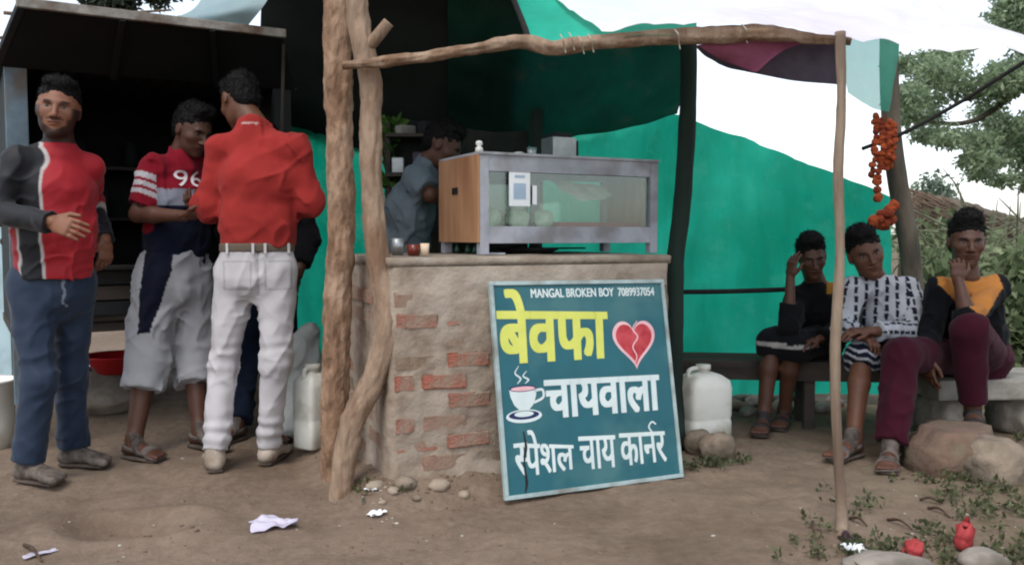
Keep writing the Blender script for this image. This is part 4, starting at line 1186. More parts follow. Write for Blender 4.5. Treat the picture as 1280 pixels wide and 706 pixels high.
    # ---- hand
    def hand(s, w, d, n, thumb, curl=0.5, size=1.0, spread=1.0):
        w = np.asarray(w, float); d = nz(d); n = np.asarray(n, float); n = nz(n - d * (n @ d)); t = nz(np.asarray(thumb, float) - d * (np.asarray(thumb, float) @ d)); t = nz(t - n * (t @ n))
        z = size
        L = [econe(w - 0.02 * d, w + 0.030 * d * z, t, 0.027 * z, 0.019 * z, 0.036 * z, 0.015 * z), econe(w + 0.030 * d * z, w + 0.080 * d * z, t, 0.036 * z, 0.015 * z, 0.039 * z, 0.012 * z, k=0.012)]
        for k, (o, ln) in enumerate(((0.030, 0.066), (0.010, 0.076), (-0.010, 0.070), (-0.029, 0.054))):
            a = w + (0.078 - 0.004 * abs(k - 1)) * d * z + o * t * z
            c1 = curl * 0.9; c2 = curl * 1.9
            d1 = nz(d * math.cos(c1) + n * math.sin(c1) + t * o * 2.0 * spread); d2 = nz(d * math.cos(c2) + n * math.sin(c2) + t * o * 1.5 * spread)
            b = a + d1 * ln * 0.55 * z; e = b + d2 * ln * 0.5 * z
            L += [cone(a, b, 0.0092 * z, 0.0084 * z, k=0.004), cone(b, e, 0.0084 * z, 0.0070 * z, k=0.003)]
        a = w + 0.020 * d * z + 0.026 * t * z
        b = a + nz(d * 0.75 + t * 0.62 + n * 0.30) * 0.042 * z; e = b + nz(d * 0.95 + t * 0.18 + n * 0.35) * 0.034 * z
        L += [cone(a, b, 0.013 * z, 0.0105 * z, k=0.008), cone(b, e, 0.0105 * z, 0.0080 * z, k=0.003)]
        s.hands.append((L, w, d))
    # ---- limbs (bare skin)
    def arm(s, sh, el, wr, r=(0.046, 0.036, 0.025)):
        s.body += [cone(sh, el, r[0] * 0.82, r[1] * 0.95), cone(el, np.asarray(el) + 0.35 * (np.asarray(wr) - el), r[1], r[1] * 0.98), cone(np.asarray(el) + 0.3 * (np.asarray(wr) - el), wr, r[1] * 0.98, r[2])]
    def leg(s, hp, kn, an, r=(0.075, 0.050, 0.034)):
        hp, kn, an = map(lambda v: np.asarray(v, float), (hp, kn, an))
        back = np.cross(np.cross(an - kn, kn - hp), an - kn); back = nz(back) if np.linalg.norm(back) > 1e-6 else np.zeros(3)
        s.body += [cone(hp, kn, r[0], r[1]), cone(kn, kn + 0.35 * (an - kn) + 0.012 * back, r[1], r[1] * 1.0), cone(kn + 0.35 * (an - kn) + 0.012 * back, an, r[1], r[2])]
    def foot(s, an, d, style='sandal', size=1.0, strap=None, up=None, sole=None):
        an = np.asarray(an, float); d = nz(np.array([d[0], d[1], d[2] if len(d) > 2 else 0.0]))
        u = nz(np.array([0, 0, 1.0]) - d * d[2]) if up is None else nz(up)
        t = np.cross(u, d)
        z = size
        hgt = 0.075 * z
        flr = an - u * hgt               # sole level under the ankle
        q = lambda f, l, h: flr + d * f * z + t * l * z + u * h * z
        L = [cone(an + u * 0.02, q(-0.005, 0, 0.050), 0.034 * z, 0.032 * z), ell(q(-0.035, 0, 0.036), np.array([t, d, u]), np.array([0.030, 0.032, 0.026]) * z),
             econe(q(0.01, 0, 0.050), q(0.115, 0, 0.033), t, 0.031 * z, 0.034 * z, 0.042 * z, 0.017 * z)]
        for k in range(5):
            l = -0.034 + 0.017 * k
            L.append(cone(q(0.118, l, 0.028), q(0.168 - 0.004 * k - (0.006 if k == 4 else 0), l * 1.06, 0.024), 0.012 * z, (0.011 if k == 0 else 0.0085) * z, k=0.006))
        if style == 'bare' or style == 'sandal':
            s.body += L
        else:
            V, F = field_mesh(L, 0.0055, 0.03, grow=0.006); link('shoe', mesh_np('shoe', V - s.base, F), strap or M_SHOE, s.root)
        soleL = [econe(q(-0.050, 0, 0.004), q(0.02, 0, 0.004), t, 0.034 * z, 0.012 * z, 0.036 * z, 0.012 * z), econe(q(0.02, 0, 0.004), q(0.150, 0, 0.004), t, 0.036 * z, 0.012 * z, 0.044 * z, 0.012 * z)]
        V, F = field_mesh(soleL, 0.006, 0.01, clip=[(q(0, 0, 0.013), u), (q(0, 0, -0.004), -u)])
        link('sole', mesh_np('sole', V - s.base, F), sole or M_SOLE, s.root)
        if style == 'sandal':
            parts = []
            for (o, nn, wd) in ((q(0.100, 0, 0), d, 0.018), (q(0.058, 0, 0), nz(d + 0.35 * u), 0.016), (q(0.000, 0, 0.05), nz(u + 0.25 * d), 0.010)):
                parts.append(field_mesh(L, 0.0055, 0.02, clip=[(o + nn * wd * z, nn), (o - nn * wd * z, -nn)], grow=0.0055))
            V, F = joinm(parts)
            link('strap', mesh_np('strap', V - s.base, F), strap or M_STRAP, s.root)
    # ---- finish the skin
    def finish_body(s):
        parts = []
        if s.body:
            parts.append(field_mesh(s.body, 0.0075, 0.02))
        neckc = []
        if s.heads:
            parts.append(field_mesh(s.heads + [cone(s.neck_top, s.neck_base, 0.052 * s.hs, 0.058 * s.hs, k=0.02)], 0.0036, 0.02))
        for (L, w, d) in s.hands:
            parts.append(field_mesh(L, 0.0042, 0.010))
        V, F = joinm(parts)
        me = mesh_np('body', V - s.base, F)
        colattr(me, s.skin_cols(V))
        link('body', me, M_SKIN, s.root)
    def skin_cols(s, V):
        c = np.tile(s.skin, (len(V), 1))
        if s.heads:
            q = (V - s.hc) / s.hs
            x, y, z = q @ s.hr, q @ s.hf, q @ s.hu
            ax = np.abs(x)
            face = (np.abs(z) < 0.14) & (ax < 0.09) & (np.abs(y) < 0.13)
            def blend(w, col): 
                nonlocal c
                w = np.clip(w, 0, 1)[:, None] * face[:, None]
                c = c * (1 - w) + np.array(col) * w
            blend(0.35 * np.exp(-(((ax - 0.031) / 0.022) ** 2 + ((z - 0.004) / 0.018) ** 2)) * (y > 0.04), s.skin * 0.45)
            def el_(cx, cz, rx, rz, sft=0.35): return np.clip((1 - np.sqrt(((ax - cx) / rx) ** 2 + ((z - cz) / rz) ** 2)) / sft, 0, 1) * (y > 0.03)
            blend(el_(0.031, 0.028 + 0.10 * 0, 0.020, 0.0060) * 0.9, (0.010, 0.008, 0.007))            # brows
            blend(el_(0.031, 0.008, 0.0135, 0.0062) * 0.75, (0.22, 0.19, 0.17))                       # eye white
            blend(el_(0.030, 0.008, 0.0064, 0.0068), (0.008, 0.006, 0.005))                           # iris
            blend(el_(0.031, 0.0155, 0.016, 0.0035), s.skin * 0.25)                                   # lash line
            lip = np.clip((1 - np.sqrt((x / 0.026) ** 2 + ((z + 0.055) / 0.013) ** 2)) / 0.4, 0, 1) * (y > 0.05)
            blend(lip * 0.8, np.array([s.skin[0] * 0.85, s.skin[1] * 0.55, s.skin[2] * 0.55]))
            blend(np.clip(1 - np.abs(z + 0.0555) / 0.0028, 0, 1) * (ax < 0.022) * (y > 0.05), s.skin * 0.2)
            blend(np.clip((1 - np.sqrt(((ax - 0.008) / 0.005) ** 2 + ((z + 0.036) / 0.004) ** 2)), 0, 1) * (y > 0.08), s.skin * 0.2)
            if s.beard:
                jaw = np.clip((-0.030 - z) / 0.015, 0, 1) * (y > -0.03) * np.clip((ax + np.maximum(-0.06 - z, 0) * 1.5 - 0.036) / 0.01, 0, 1)
                chin = np.clip((-0.076 - z) / 0.012, 0, 1) * (y > -0.03)
                mous = np.clip(1 - np.abs(z + 0.041) / 0.007, 0, 1) * (ax < 0.032) * (y > 0.06)
                side = np.clip((ax - 0.052) / 0.01, 0, 1) * (z < 0.01) * (y > 0.0)
                blend(s.beard * np.clip(jaw + chin + mous + side, 0, 1), (0.014, 0.011, 0.010))
        n = fbm(V * 30, 3, 2)[:, None]
        return c * (0.88 + 0.24 * n) * np.array([0.62, 0.53, 0.48])
    # ---- garments
    def garment(s, name, prims, cols, m=None, h=0.0075, k=0.03, noise=None, parent=None):
        V, F = field_mesh(prims, h, k, noise)
        me = mesh_np(name, V - s.base, F)
        colattr(me, 0.54 * (cols(V) if callable(cols) else np.tile(np.array(cols), (len(V), 1))))
        return link(name, me, m or M_CLOTH, parent or s.root)

def torso(pel, chest, neck, rs, ls, side, hw=0.165, hd=0.115, ww=0.15, wd=0.11, cw=0.165, cdp=0.12, cuts=(), lo_ext=0.0, sr=0.07):
    """shirt volume: hips, waist, chest, shoulders"""
    pel, chest, neck, rs, ls = map(lambda v: np.asarray(v, float), (pel, chest, neck, rs, ls))
    up = nz(chest - pel)
    bot = pel - up * lo_ext
    mid = pel * 0.5 + chest * 0.5
    sd = nz(rs - ls)
    return [econe(bot, mid, side, hw, hd, ww, wd, cuts, 0.05), econe(mid, chest, side, ww, wd, cw, cdp, (), 0.05),
            econe(chest, chest * 0.4 + neck * 0.6, sd, cw, cdp, cw * 0.72, cdp * 0.68, (), 0.05),
            cone(rs, ls, 0.050, 0.050, (), 0.03), cone(neck - up * 0.055, rs, sr * 0.80, sr * 0.62, (), 0.03), cone(neck - up * 0.055, ls, sr * 0.80, sr * 0.62, (), 0.03), cone(neck - up * 0.05, neck - up * 0.012, 0.070, 0.060, (), 0.03)]

def cutat(a, b, t, flip=1):
    """cut plane across segment a->b at fraction t (keeps the a side)"""
    a, b = np.asarray(a, float), np.asarray(b, float)
    n = nz(b - a)
    return (a + (b - a) * t, n * flip)

def wrinkle(amp, sc=(9, 9, 20), seed=1, extra=None, dirs=None):
    """long soft folds running along a few slanting directions, plus a little crumple"""
    dirs = dirs or [(0.5, 0.25, 1.0), (-0.55, 0.3, 0.9), (0.9, 0.4, 0.35)]
    def f(p):
        tot = 0
        for k, dv in enumerate(dirs):
            dv = nz(dv); e1 = nz(np.cross(dv, (0.3, 1, 0.1))); e2 = np.cross(dv, e1)
            q = np.stack([p @ dv * 3.2, p @ e1 * 15, p @ e2 * 15], 1)
            q = q + 1.1 * np.stack([vnoise(p * 7 + 3, seed + k), vnoise(p * 7 + 13, seed + k + 1), vnoise(p * 7 + 23, seed + k + 2)], 1)
            n = vnoise(q, seed + 11 * k)
            ridge = np.clip(1 - np.abs(2 * n - 1) * 1.7, 0, 1) ** 2.0
            gate = np.clip(vnoise(p * 4.5 + 31 * k, seed + 50 + k) * 2.2 - 0.6, 0, 1)
            tot = tot - ridge * gate
        d = amp * (tot * 1.05 + 0.30) + amp * 0.35 * (vnoise(p * 30, seed + 9) - 0.5)
        if extra is not None: d = d * extra(p)
        return d
    return f

def near_pts(pts, rad, lo=0.35):
    pts = [np.asarray(q, float) for q in pts]
    def f(p):
        w = np.zeros(len(p))
        for q in pts: w = np.maximum(w, np.exp(-((p - q) ** 2).sum(1) / rad ** 2))
        return lo + (1.25 - lo) * w
    return f

def segdist(p, a, b):
    a, b = np.asarray(a, float), np.asarray(b, float)
    ab = b - a
    t = np.clip(((p - a) @ ab) / (ab @ ab), 0, 1)
    return np.linalg.norm(p - a - t[:, None] * ab, axis=1), t
# ---------------------------------------------------------------- the people
def ank(px, py):
    g = hitg(px, py)
    return np.array([g[0], g[1], g[2] + 0.083])

def pants_prims(pel, side, legs, hw=0.165, hd=0.12, r=(0.088, 0.066, 0.058), hem=(0.96, 0.96), waist_up=0.10, top=None, k=0.03, up=(0, 0, 1)):
    pel = np.asarray(pel, float); up = nz(up)
    wt = pel + up * waist_up
    L = [econe(pel - up * 0.05, wt, side, hw, hd, hw * 0.94, hd * 0.92, [] if top is None else [top], 0.05)]
    for (hp, kn, an), hm in zip(legs, hem):
        hp, kn, an = map(lambda v: np.asarray(v, float), (hp, kn, an))
        if hm <= 1.0:
            e = kn + (an - kn) * hm
            L += [cone(hp, kn, r[0], r[1]), cone(kn, e, r[1], r[2], [cutat(kn, e, 0.995)])]
        else:  # shorts: fraction of the thigh = hm - 1
            e = hp + (kn - hp) * (hm - 1)
            L += [cone(hp, e, r[0], r[1], [cutat(hp, e, 0.995)])]
    return L

SKIN_A = np.array(lin(150, 108, 86)); SKIN_B = np.array(lin(112, 78, 60)); SKIN_C = np.array(lin(98, 68, 54))

# ---- man in red and black sports jacket, facing the camera side-on
def man_sports():
    r_an, l_an = ank(36, 603), ank(92, 583)
    base = (r_an + l_an) / 2; base[2] = 0
    f = Fig(base, 'man in red and black sports jacket and navy track pants standing by the kiosk', SKIN_A)
    F = nz([0.70, -0.71, 0]); Rr = np.array([F[1], -F[0], 0.0]); U = np.array([0, 0, 1.0])     # Rr: his right
    pel = P(66, 352, 3.56); chest = P(70, 232, 3.55); neck = P(74, 177, 3.55)
    rs, ls = neck + Rr * 0.152 - U * 0.096, neck - Rr * 0.118 - U * 0.100
    re, rw = P(-8, 264, 3.36), P(66, 278, 3.27)
    le, lw = P(110, 256, 3.84), P(131, 300, 3.72)
    f.neck_base = neck
    f.head(P(73, 138, 3.52), [0.34, -0.90, -0.05], [0.10, 0.02, 1], 1.02, beard=0.85, hair_h=0.014, hair_seed=2, gaunt=1.12)
    f.arm(rs, re, rw); f.arm(ls, le, lw)
    f.hand(rw, P(100, 288, 3.22) - rw, [0.3, 0.6, -0.3], [0.1, 0, 1], 0.45)
    f.hand(lw, [0.05, -0.05, -1], [-0.7, 0.3, 0], [0.1, -1, 0], 0.55)
    rh, lh = pel + Rr * 0.09, pel - Rr * 0.09
    rk, lk = P(50, 474, 3.46), P(88, 466, 3.66)
    f.leg(rh, rk, r_an, (0.065, 0.042, 0.03)); f.leg(lh, lk, l_an, (0.065, 0.042, 0.03))
    sm = mat('grey_brown_shoe', lin(112, 102, 94), lin(66, 58, 52), 24, 0.85, 0.4, 90); f.foot(r_an, [0.9, -0.30, 0], 'shoe', 1.0, sm); f.foot(l_an, [0.95, -0.12, 0], 'shoe', 1.0, sm)
    f.body += [cone(pel, chest, 0.10, 0.11), cone(rs, ls, 0.03, 0.03)]
    f.finish_body()
    hemz = P(66, 347, 3.5)[2]
    tp = torso(pel, chest, neck, rs, ls, Rr, 0.152, 0.134, 0.146, 0.130, 0.146, 0.110, [((0, 0, hemz), (0, 0, -1))], 0.08)
    sl = [cone(rs, re, 0.052, 0.050), cone(re, rw, 0.049, 0.040, [cutat(re, rw, 0.97)]), cone(ls, le, 0.055, 0.054), cone(le, lw, 0.055, 0.040, [cutat(le, lw, 0.97)])]
    red, blk, wht = np.array(lin(196, 30, 44)), np.array(lin(24, 25, 32)), np.array(lin(222, 212, 208))
    def cols(V):
        q = V - neck
        x, y, z = q @ Rr, q @ F, q[:, 2]
        dr, _ = segdist(V, rs - Rr * 0.03, re); dr2, _ = segdist(V, re, rw); dl, _ = segdist(V, ls + Rr * 0.03, le); dl2, _ = segdist(V, le, lw)
        d_arm = np.minimum.reduce([dr - 0.088, dr2 - 0.078, dl2 - 0.062])
        rag = 0.072 + 0.36 * np.clip(-z, 0, 0.16)                          # raglan seam
        d_rag = np.where((z > -0.19) & (x > 0), rag - np.abs(x), 0.2)
        d = np.minimum(d_arm, d_rag)
        # side panel below the arm
        az = np.arctan2(y, x)
        d_pan = np.where(z < -0.10, np.abs(az - 0.42) * 0.16 - 0.048, 0.2)
        d = np.minimum(d, d_pan)
        wb = np.clip(0.5 - d / 0.006, 0, 1)[:, None]
        c = blk * wb + red * (1 - wb)
        pipe = (np.abs(d) < 0.0075) & (np.minimum(dr2 - 0.085, dr - 0.085) > -0.005) | ((np.abs(d) < 0.0075) & (z > -0.16))
        wp = (np.clip((0.0085 - np.abs(d)) / 0.004, 0, 1) * ((np.minimum(dr2 - 0.085, dr - 0.085) > -0.005) | (z > -0.16)))[:, None]
        c = wht * wp + c * (1 - wp)
        col = (z > -0.01)
        return np.where(col[:, None], blk, c)
    f.garment('jacket', tp + sl, cols, M_SHEEN, 0.0052, 0.03, wrinkle(0.009, (8, 8, 13), 21))
    pp = pants_prims(pel, Rr, [(rh, rk, r_an), (lh, lk, l_an)], 0.146, 0.120, (0.084, 0.064, 0.060), (0.97, 0.97), 0.08)
    navy = np.array(lin(38, 58, 84)); 
    def pc(V):
        c = np.tile(navy, (len(V), 1))
        g1 = P(62, 412, 3.38)
        q = V - g1
        m = (np.abs(q[:, 0]) < 0.022) & (np.abs(q[:, 2]) < 0.012) & (V[:, 1] < 3.5)
        c[m] = lin(190, 198, 206)
        s_ = P(64, 372, 3.38)
        xx = (V[:, 0] - s_[0]) - 0.004 * np.sin((V[:, 2]) * 90)
        m = (np.abs(xx) < 0.004) & (V[:, 2] < P(64, 352, 3.4)[2]) & (V[:, 2] > P(64, 395, 3.4)[2]) & (V[:, 1] < 3.5)
        c[m] = lin(150, 160, 176)
        return c
    f.garment('track_pants', pp, pc, M_SHEEN, 0.0075, 0.035, wrinkle(0.008, (9, 9, 8), 31, near_pts([rk, lk, r_an, l_an, pel - U * 0.1], 0.16, 0.55)))
man_sports()

# ---- man in the red shirt and white trousers, back to the camera
mat_loop = mat("white_loop", lin(186, 182, 182), lin(176, 172, 170), 8)
def man_red():
    l_an, r_an = ank(266, 591), ank(334, 582)
    l_an[1] += 0.03; r_an[1] += 0.03
    base = (r_an + l_an) / 2; base[2] = 0
    f = Fig(base, 'man in plain red shirt and white trousers seen from behind at the kiosk', SKIN_B)
    F = nz([-0.30, 0.95, 0]); Rr = np.array([F[1], -F[0], 0.0]); U = np.array([0, 0, 1.0])
    Yb = 3.74
    pel = P(322, 330, Yb); chest = P(326, 225, Yb); neck = P(318, 157, Yb + 0.02)
    rs, ls = P(370, 187, Yb - 0.02), P(275, 187, Yb + 0.0)
    re, rw = P(388, 252, Yb + 0.02), P(345, 258, Yb + 0.24)
    le, lw = P(262, 256, Yb + 0.02), P(268, 262, Yb + 0.26)
    f.neck_base = neck
    f.head(P(300, 128, Yb + 0.09), [-0.66, 0.62, -0.60], [-0.30, 0.50, 1], 1.0, hair_h=0.02, hair_back=0.012, hair_seed=4)
    f.arm(rs, re, rw); f.arm(ls, le, lw)
    f.hand(rw, [-0.6, 0.7, 0.1], [0, 0, 1], [-0.3, -0.6, 0.3], 0.7); f.hand(lw, [0.5, 0.8, 0.1], [0, 0, 1], [0.6, -0.4, 0.3], 0.7)
    rh, lh = P(346, 338, Yb), P(296, 338, Yb)
    rk, lk = P(345, 452, Yb - 0.03), P(279, 456, Yb - 0.02)
    f.leg(rh, rk, r_an, (0.065, 0.038, 0.028)); f.leg(lh, lk, l_an, (0.065, 0.038, 0.028))
    f.foot(l_an, [-0.35, 0.9, 0], 'shoe'); f.foot(r_an, [0.10, 0.95, 0], 'shoe')
    f.body += [cone(pel, chest, 0.10, 0.10), cone(rs, ls, 0.03, 0.03)]
    f.finish_body()
    hemz = P(320, 306, Yb - 0.12)[2]
    tp = torso(pel, chest, neck, rs, ls, Rr, 0.156, 0.112, 0.152, 0.108, 0.168, 0.112, [((0, 0, hemz), (0, 0, -1))], 0.03, 0.078)
    sl = [cone(rs, re, 0.056, 0.058), cone(re, rw, 0.057, 0.046, [cutat(re, rw, 0.9)]), cone(ls, le, 0.056, 0.058), cone(le, lw, 0.059, 0.046, [cutat(le, lw, 0.9)]),
          cone(neck - U * 0.03, neck + U * 0.004 - F * 0.004, 0.068, 0.060, [((neck + U * 0.012), nz(U + 0.3 * F))])]
    red = np.array(lin(186, 62, 58))
    def cols(V):
        c = np.tile(red, (len(V), 1))
        z = V[:, 2] - neck[2]
        m = (np.abs(z + 0.000) < 0.004) & (V[:, 1] < neck[1]) & (np.abs(V[:, 0] - neck[0] + 0.0) < 0.035)
        c[m] = lin(226, 190, 184)
        return c
    f.garment('shirt', tp + sl, cols, M_CLOTH, 0.0065, 0.035, wrinkle(0.011, (6, 6, 7), 41))
    # belt with loops
    bt = [econe(pel + U * 0.055, pel + U * 0.115, Rr, 0.160, 0.120, 0.158, 0.118, [((0, 0, hemz + 0.006), (0, 0, 1)), ((0, 0, hemz - 0.030), (0, 0, -1))])]
    belt = f.garment('belt', bt, np.array(lin(126, 112, 98)), M_CLOTH, 0.006, 0.01)
    wc = np.array(lin(232, 228, 230))
    pp = pants_prims(pel, Rr, [(rh, rk, r_an), (lh, lk, l_an)], 0.160, 0.120, (0.090, 0.059, 0.053), (0.98, 0.98), 0.10, top=((0, 0, hemz - 0.028), (0, 0, 1)))
    def extra(p):
        w = near_pts([rk, lk, r_an + U * 0.06, l_an + U * 0.06, pel - U * 0.16], 0.15, 0.45)(p)
        return w
    wr = wrinkle(0.010, (7, 7, 15), 51, extra)
    def nn(p):
        stack = 0.0045 * np.sin(p[:, 2] * 105 + 4 * vnoise(p * 12, 5)) * (np.exp(-((p[:, 2] - 0.16) / 0.07) ** 2) + 0.6 * np.exp(-((p[:, 2] - 0.50) / 0.08) ** 2))
        # centre back seam
        q = (p - pel); s_ = q @ Rr
        seam = 0.006 * np.exp(-(s_ / 0.008) ** 2) * (q @ F < 0) * (q[:, 2] > -0.14)
        return wr(p) + stack + seam
    def tcols(V):
        c = np.tile(wc, (len(V), 1))
        q = V - pel; x = q @ Rr; z = q[:, 2]; bk = (q @ F) < 0
        for s_ in (-1, 1):
            dx = np.abs(x - s_ * 0.085) - 0.055; dz = np.abs(z + 0.045) - 0.06
            e = np.abs(np.maximum(dx, dz)) < 0.004
            c[e & bk] *= 0.72
        c[(np.abs(x) < 0.004) & bk & (z > -0.13)] *= 0.75
        return c
    tr = f.garment('trousers', pp, tcols, M_CLOTH, 0.0055, 0.028, nn)
    for dx in (-0.125, -0.02, 0.03, 0.13):
        c0 = pel + Rr * dx - F * math.sqrt(max(0.0, 1 - (dx / 0.162) ** 2)) * 0.126
        o = MB().box((c0[0] - f.base[0], c0[1] - f.base[1], hemz - 0.016), (0.011, 0.006, 0.045), Matrix.Rotation(math.atan2(F[1], F[0]) - math.pi / 2 + dx * 3.5, 3, 'Z'), 0.001).build('belt_loop', None, tr)
        o.data.materials.append(mat_loop)

man_red()

# ---- man in the striped-sleeve jersey and grey shorts
def man_jersey():
    r_an = ank(168, 574)
    l_an = ank(250, 560)
    base = (r_an + l_an) / 2; base[2] = 0
    f = Fig(base, 'man in maroon and navy numbered jersey and light grey shorts beside the red shirt man', SKIN_C)
    F = nz([0.74, -0.66, 0]); Rr = np.array([F[1], -F[0], 0.0]); U = np.array([0, 0, 1.0])
    Yb = 4.03
    pel = P(220, 345, Yb); chest = P(220, 246, Yb); neck = P(228, 192, Yb)
    rs, ls = P(192, 210, Yb - 0.10), P(258, 208, Yb + 0.12)
    re, rw = P(172, 268, Yb - 0.16), P(232, 270, Yb - 0.26)
    le, lw = P(285, 262, Yb + 0.05), P(255, 262, Yb - 0.14)
    f.neck_base = neck
    f.head(P(241, 164, Yb - 0.03), [0.80, -0.50, -0.42], [0.35, -0.15, 1], 0.98, hair_h=0.02, hair_seed=6)
    f.arm(rs, re, rw); f.arm(ls, le, lw)
    f.hand(rw, [0.95, -0.1, 0.05], [0.0, 0.3, 1], [0.2, -1, 0.3], 0.6); f.hand(lw, [-0.3, -0.8, 0.2], [0, 0, 1], [0.5, -0.4, 0.4], 0.7)
    rh, lh = pel + Rr * 0.085, pel - Rr * 0.085
    rk, lk = P(184, 448, Yb - 0.10), P(244, 446, Yb + 0.06)
    f.leg(rh, rk, r_an, (0.075, 0.05, 0.035)); f.leg(lh, lk, l_an)
    f.foot(r_an, [0.85, -0.35, 0]); f.foot(l_an, [0.8, -0.4, 0])
    f.body += [cone(pel, chest, 0.10, 0.10), cone(rs, ls, 0.03, 0.03)]
    f.finish_body()
    hemz = P(220, 338, Yb)[2]
    tp = torso(pel, chest, neck, rs, ls, Rr, 0.146, 0.110, 0.142, 0.108, 0.155, 0.110, [((0, 0, hemz), (0, 0, -1))], 0.05)
    sl = [cone(rs, re, 0.055, 0.060, [cutat(rs, re, 0.80)]), cone(ls, le, 0.055, 0.060, [cutat(ls, le, 0.80)])]
    mar, navy, wht, grey = np.array(lin(152, 30, 48)), np.array(lin(26, 32, 52)), np.array(lin(214, 208, 212)), np.array(lin(160, 164, 178))
    zb = P(220, 258, Yb)[2]; zt = P(220, 238, Yb)[2]
    def cols(V):
        dr, tr = segdist(V, rs, re); dl, tl = segdist(V, ls, le)
        c = np.where((V[:, 2] < zb)[:, None], navy, mar)
        band = (V[:, 2] > zb) & (V[:, 2] < zt)
        c = np.where(band[:, None], grey, c)
        arm = ((dr < 0.095) & (tr > 0.05) & ((V - chest) @ Rr > 0.135)) | ((dl < 0.095) & (tl > 0.05) & ((V - chest) @ Rr < -0.135))
        t = np.where((V - chest) @ Rr > 0, tr, tl)
        cs = np.where((((t > 0.18) & (t < 0.30)) | ((t > 0.36) & (t < 0.46)) | ((t > 0.52) & (t < 0.62)))[:, None], wht, mar)
        return np.where(arm[:, None], cs, c)
    jer = f.garment('jersey', tp + sl, cols, M_CLOTH, 0.0065, 0.035, wrinkle(0.010, (8, 8, 14), 61))
    # printed chest number, laid on the cloth
    cu = bpy.data.curves.new('n', 'FONT'); cu.body = '96'; cu.size = 0.105; cu.align_x = 'CENTER'; cu.fill_mode = 'FRONT'; cu.resolution_u = 5
    ob = bpy.data.objects.new('n', cu); COL.objects.link(ob)
    dg = bpy.context.evaluated_depsgraph_get(); dg.update()
    me = bpy.data.meshes.new_from_object(ob.evaluated_get(dg)); bpy.data.objects.remove(ob)
    bm = bmesh.new(); bm.from_mesh(me)
    bmesh.ops.triangulate(bm, faces=bm.faces); bmesh.ops.subdivide_edges(bm, edges=bm.edges, cuts=1)
    from mathutils.bvhtree import BVHTree
    bv = BVHTree.FromPolygons([v.co[:] for v in jer.data.vertices], [p.vertices[:] for p in jer.data.polygons])
    org = P(224, 234, Yb) - f.base
    extra_shift = []
    for v in bm.verts:
        q = Vector(org) + Vector(tuple(-Rr)) * v.co.x * 1.35 + Vector((0, 0, 1)) * v.co.y + Vector(tuple(F)) * 0.4
        hit = bv.ray_cast(q, Vector(tuple(-F)))
        v.co = (hit[0] + Vector(tuple(F)) * 0.004) if hit[0] is not None else q
    bm.to_mesh(me); bm.free()
    link('chest_number', me, mat('white_print', lin(214, 206, 208), lin(200, 192, 196), 8), jer)
    gc, nv = np.array(lin(192, 192, 196)), np.array(lin(24, 28, 46))
    pp = pants_prims(pel, Rr, [(rh, rk, r_an), (lh, lk, l_an)], 0.165, 0.125, (0.098, 0.095, 0.092), (0.36, 0.36), 0.06)
    pz0, pz1 = P(205, 405, Yb)[2], P(205, 330, Yb)[2]
    def pc(V):
        q = V - pel
        az = np.arctan2(q @ F, q @ Rr)
        t = np.clip((P(200, 338, Yb)[2] - V[:, 2]) / (P(200, 338, Yb)[2] - P(200, 412, Yb)[2]), 0, 1.2)
        xl = P(184, 340, Yb - 0.1)[0] * (1 - t) + P(182, 412, Yb - 0.1)[0] * t; xr = P(219, 340, Yb - 0.1)[0] * (1 - t) + P(196, 412, Yb - 0.1)[0] * t
        m = (V[:, 0] > xl) & (V[:, 0] < xr) & (t < 1.0 - 0.6 * (V[:, 0] - xl)) & ((q @ Rr) > -0.03) & (V[:, 1] < Yb + 0.02)
        return np.where(m[:, None], nv, gc)
    f.garment('shorts', pp, pc, M_CLOTH, 0.0075, 0.035, wrinkle(0.013, (8, 8, 9), 71))
man_jersey()

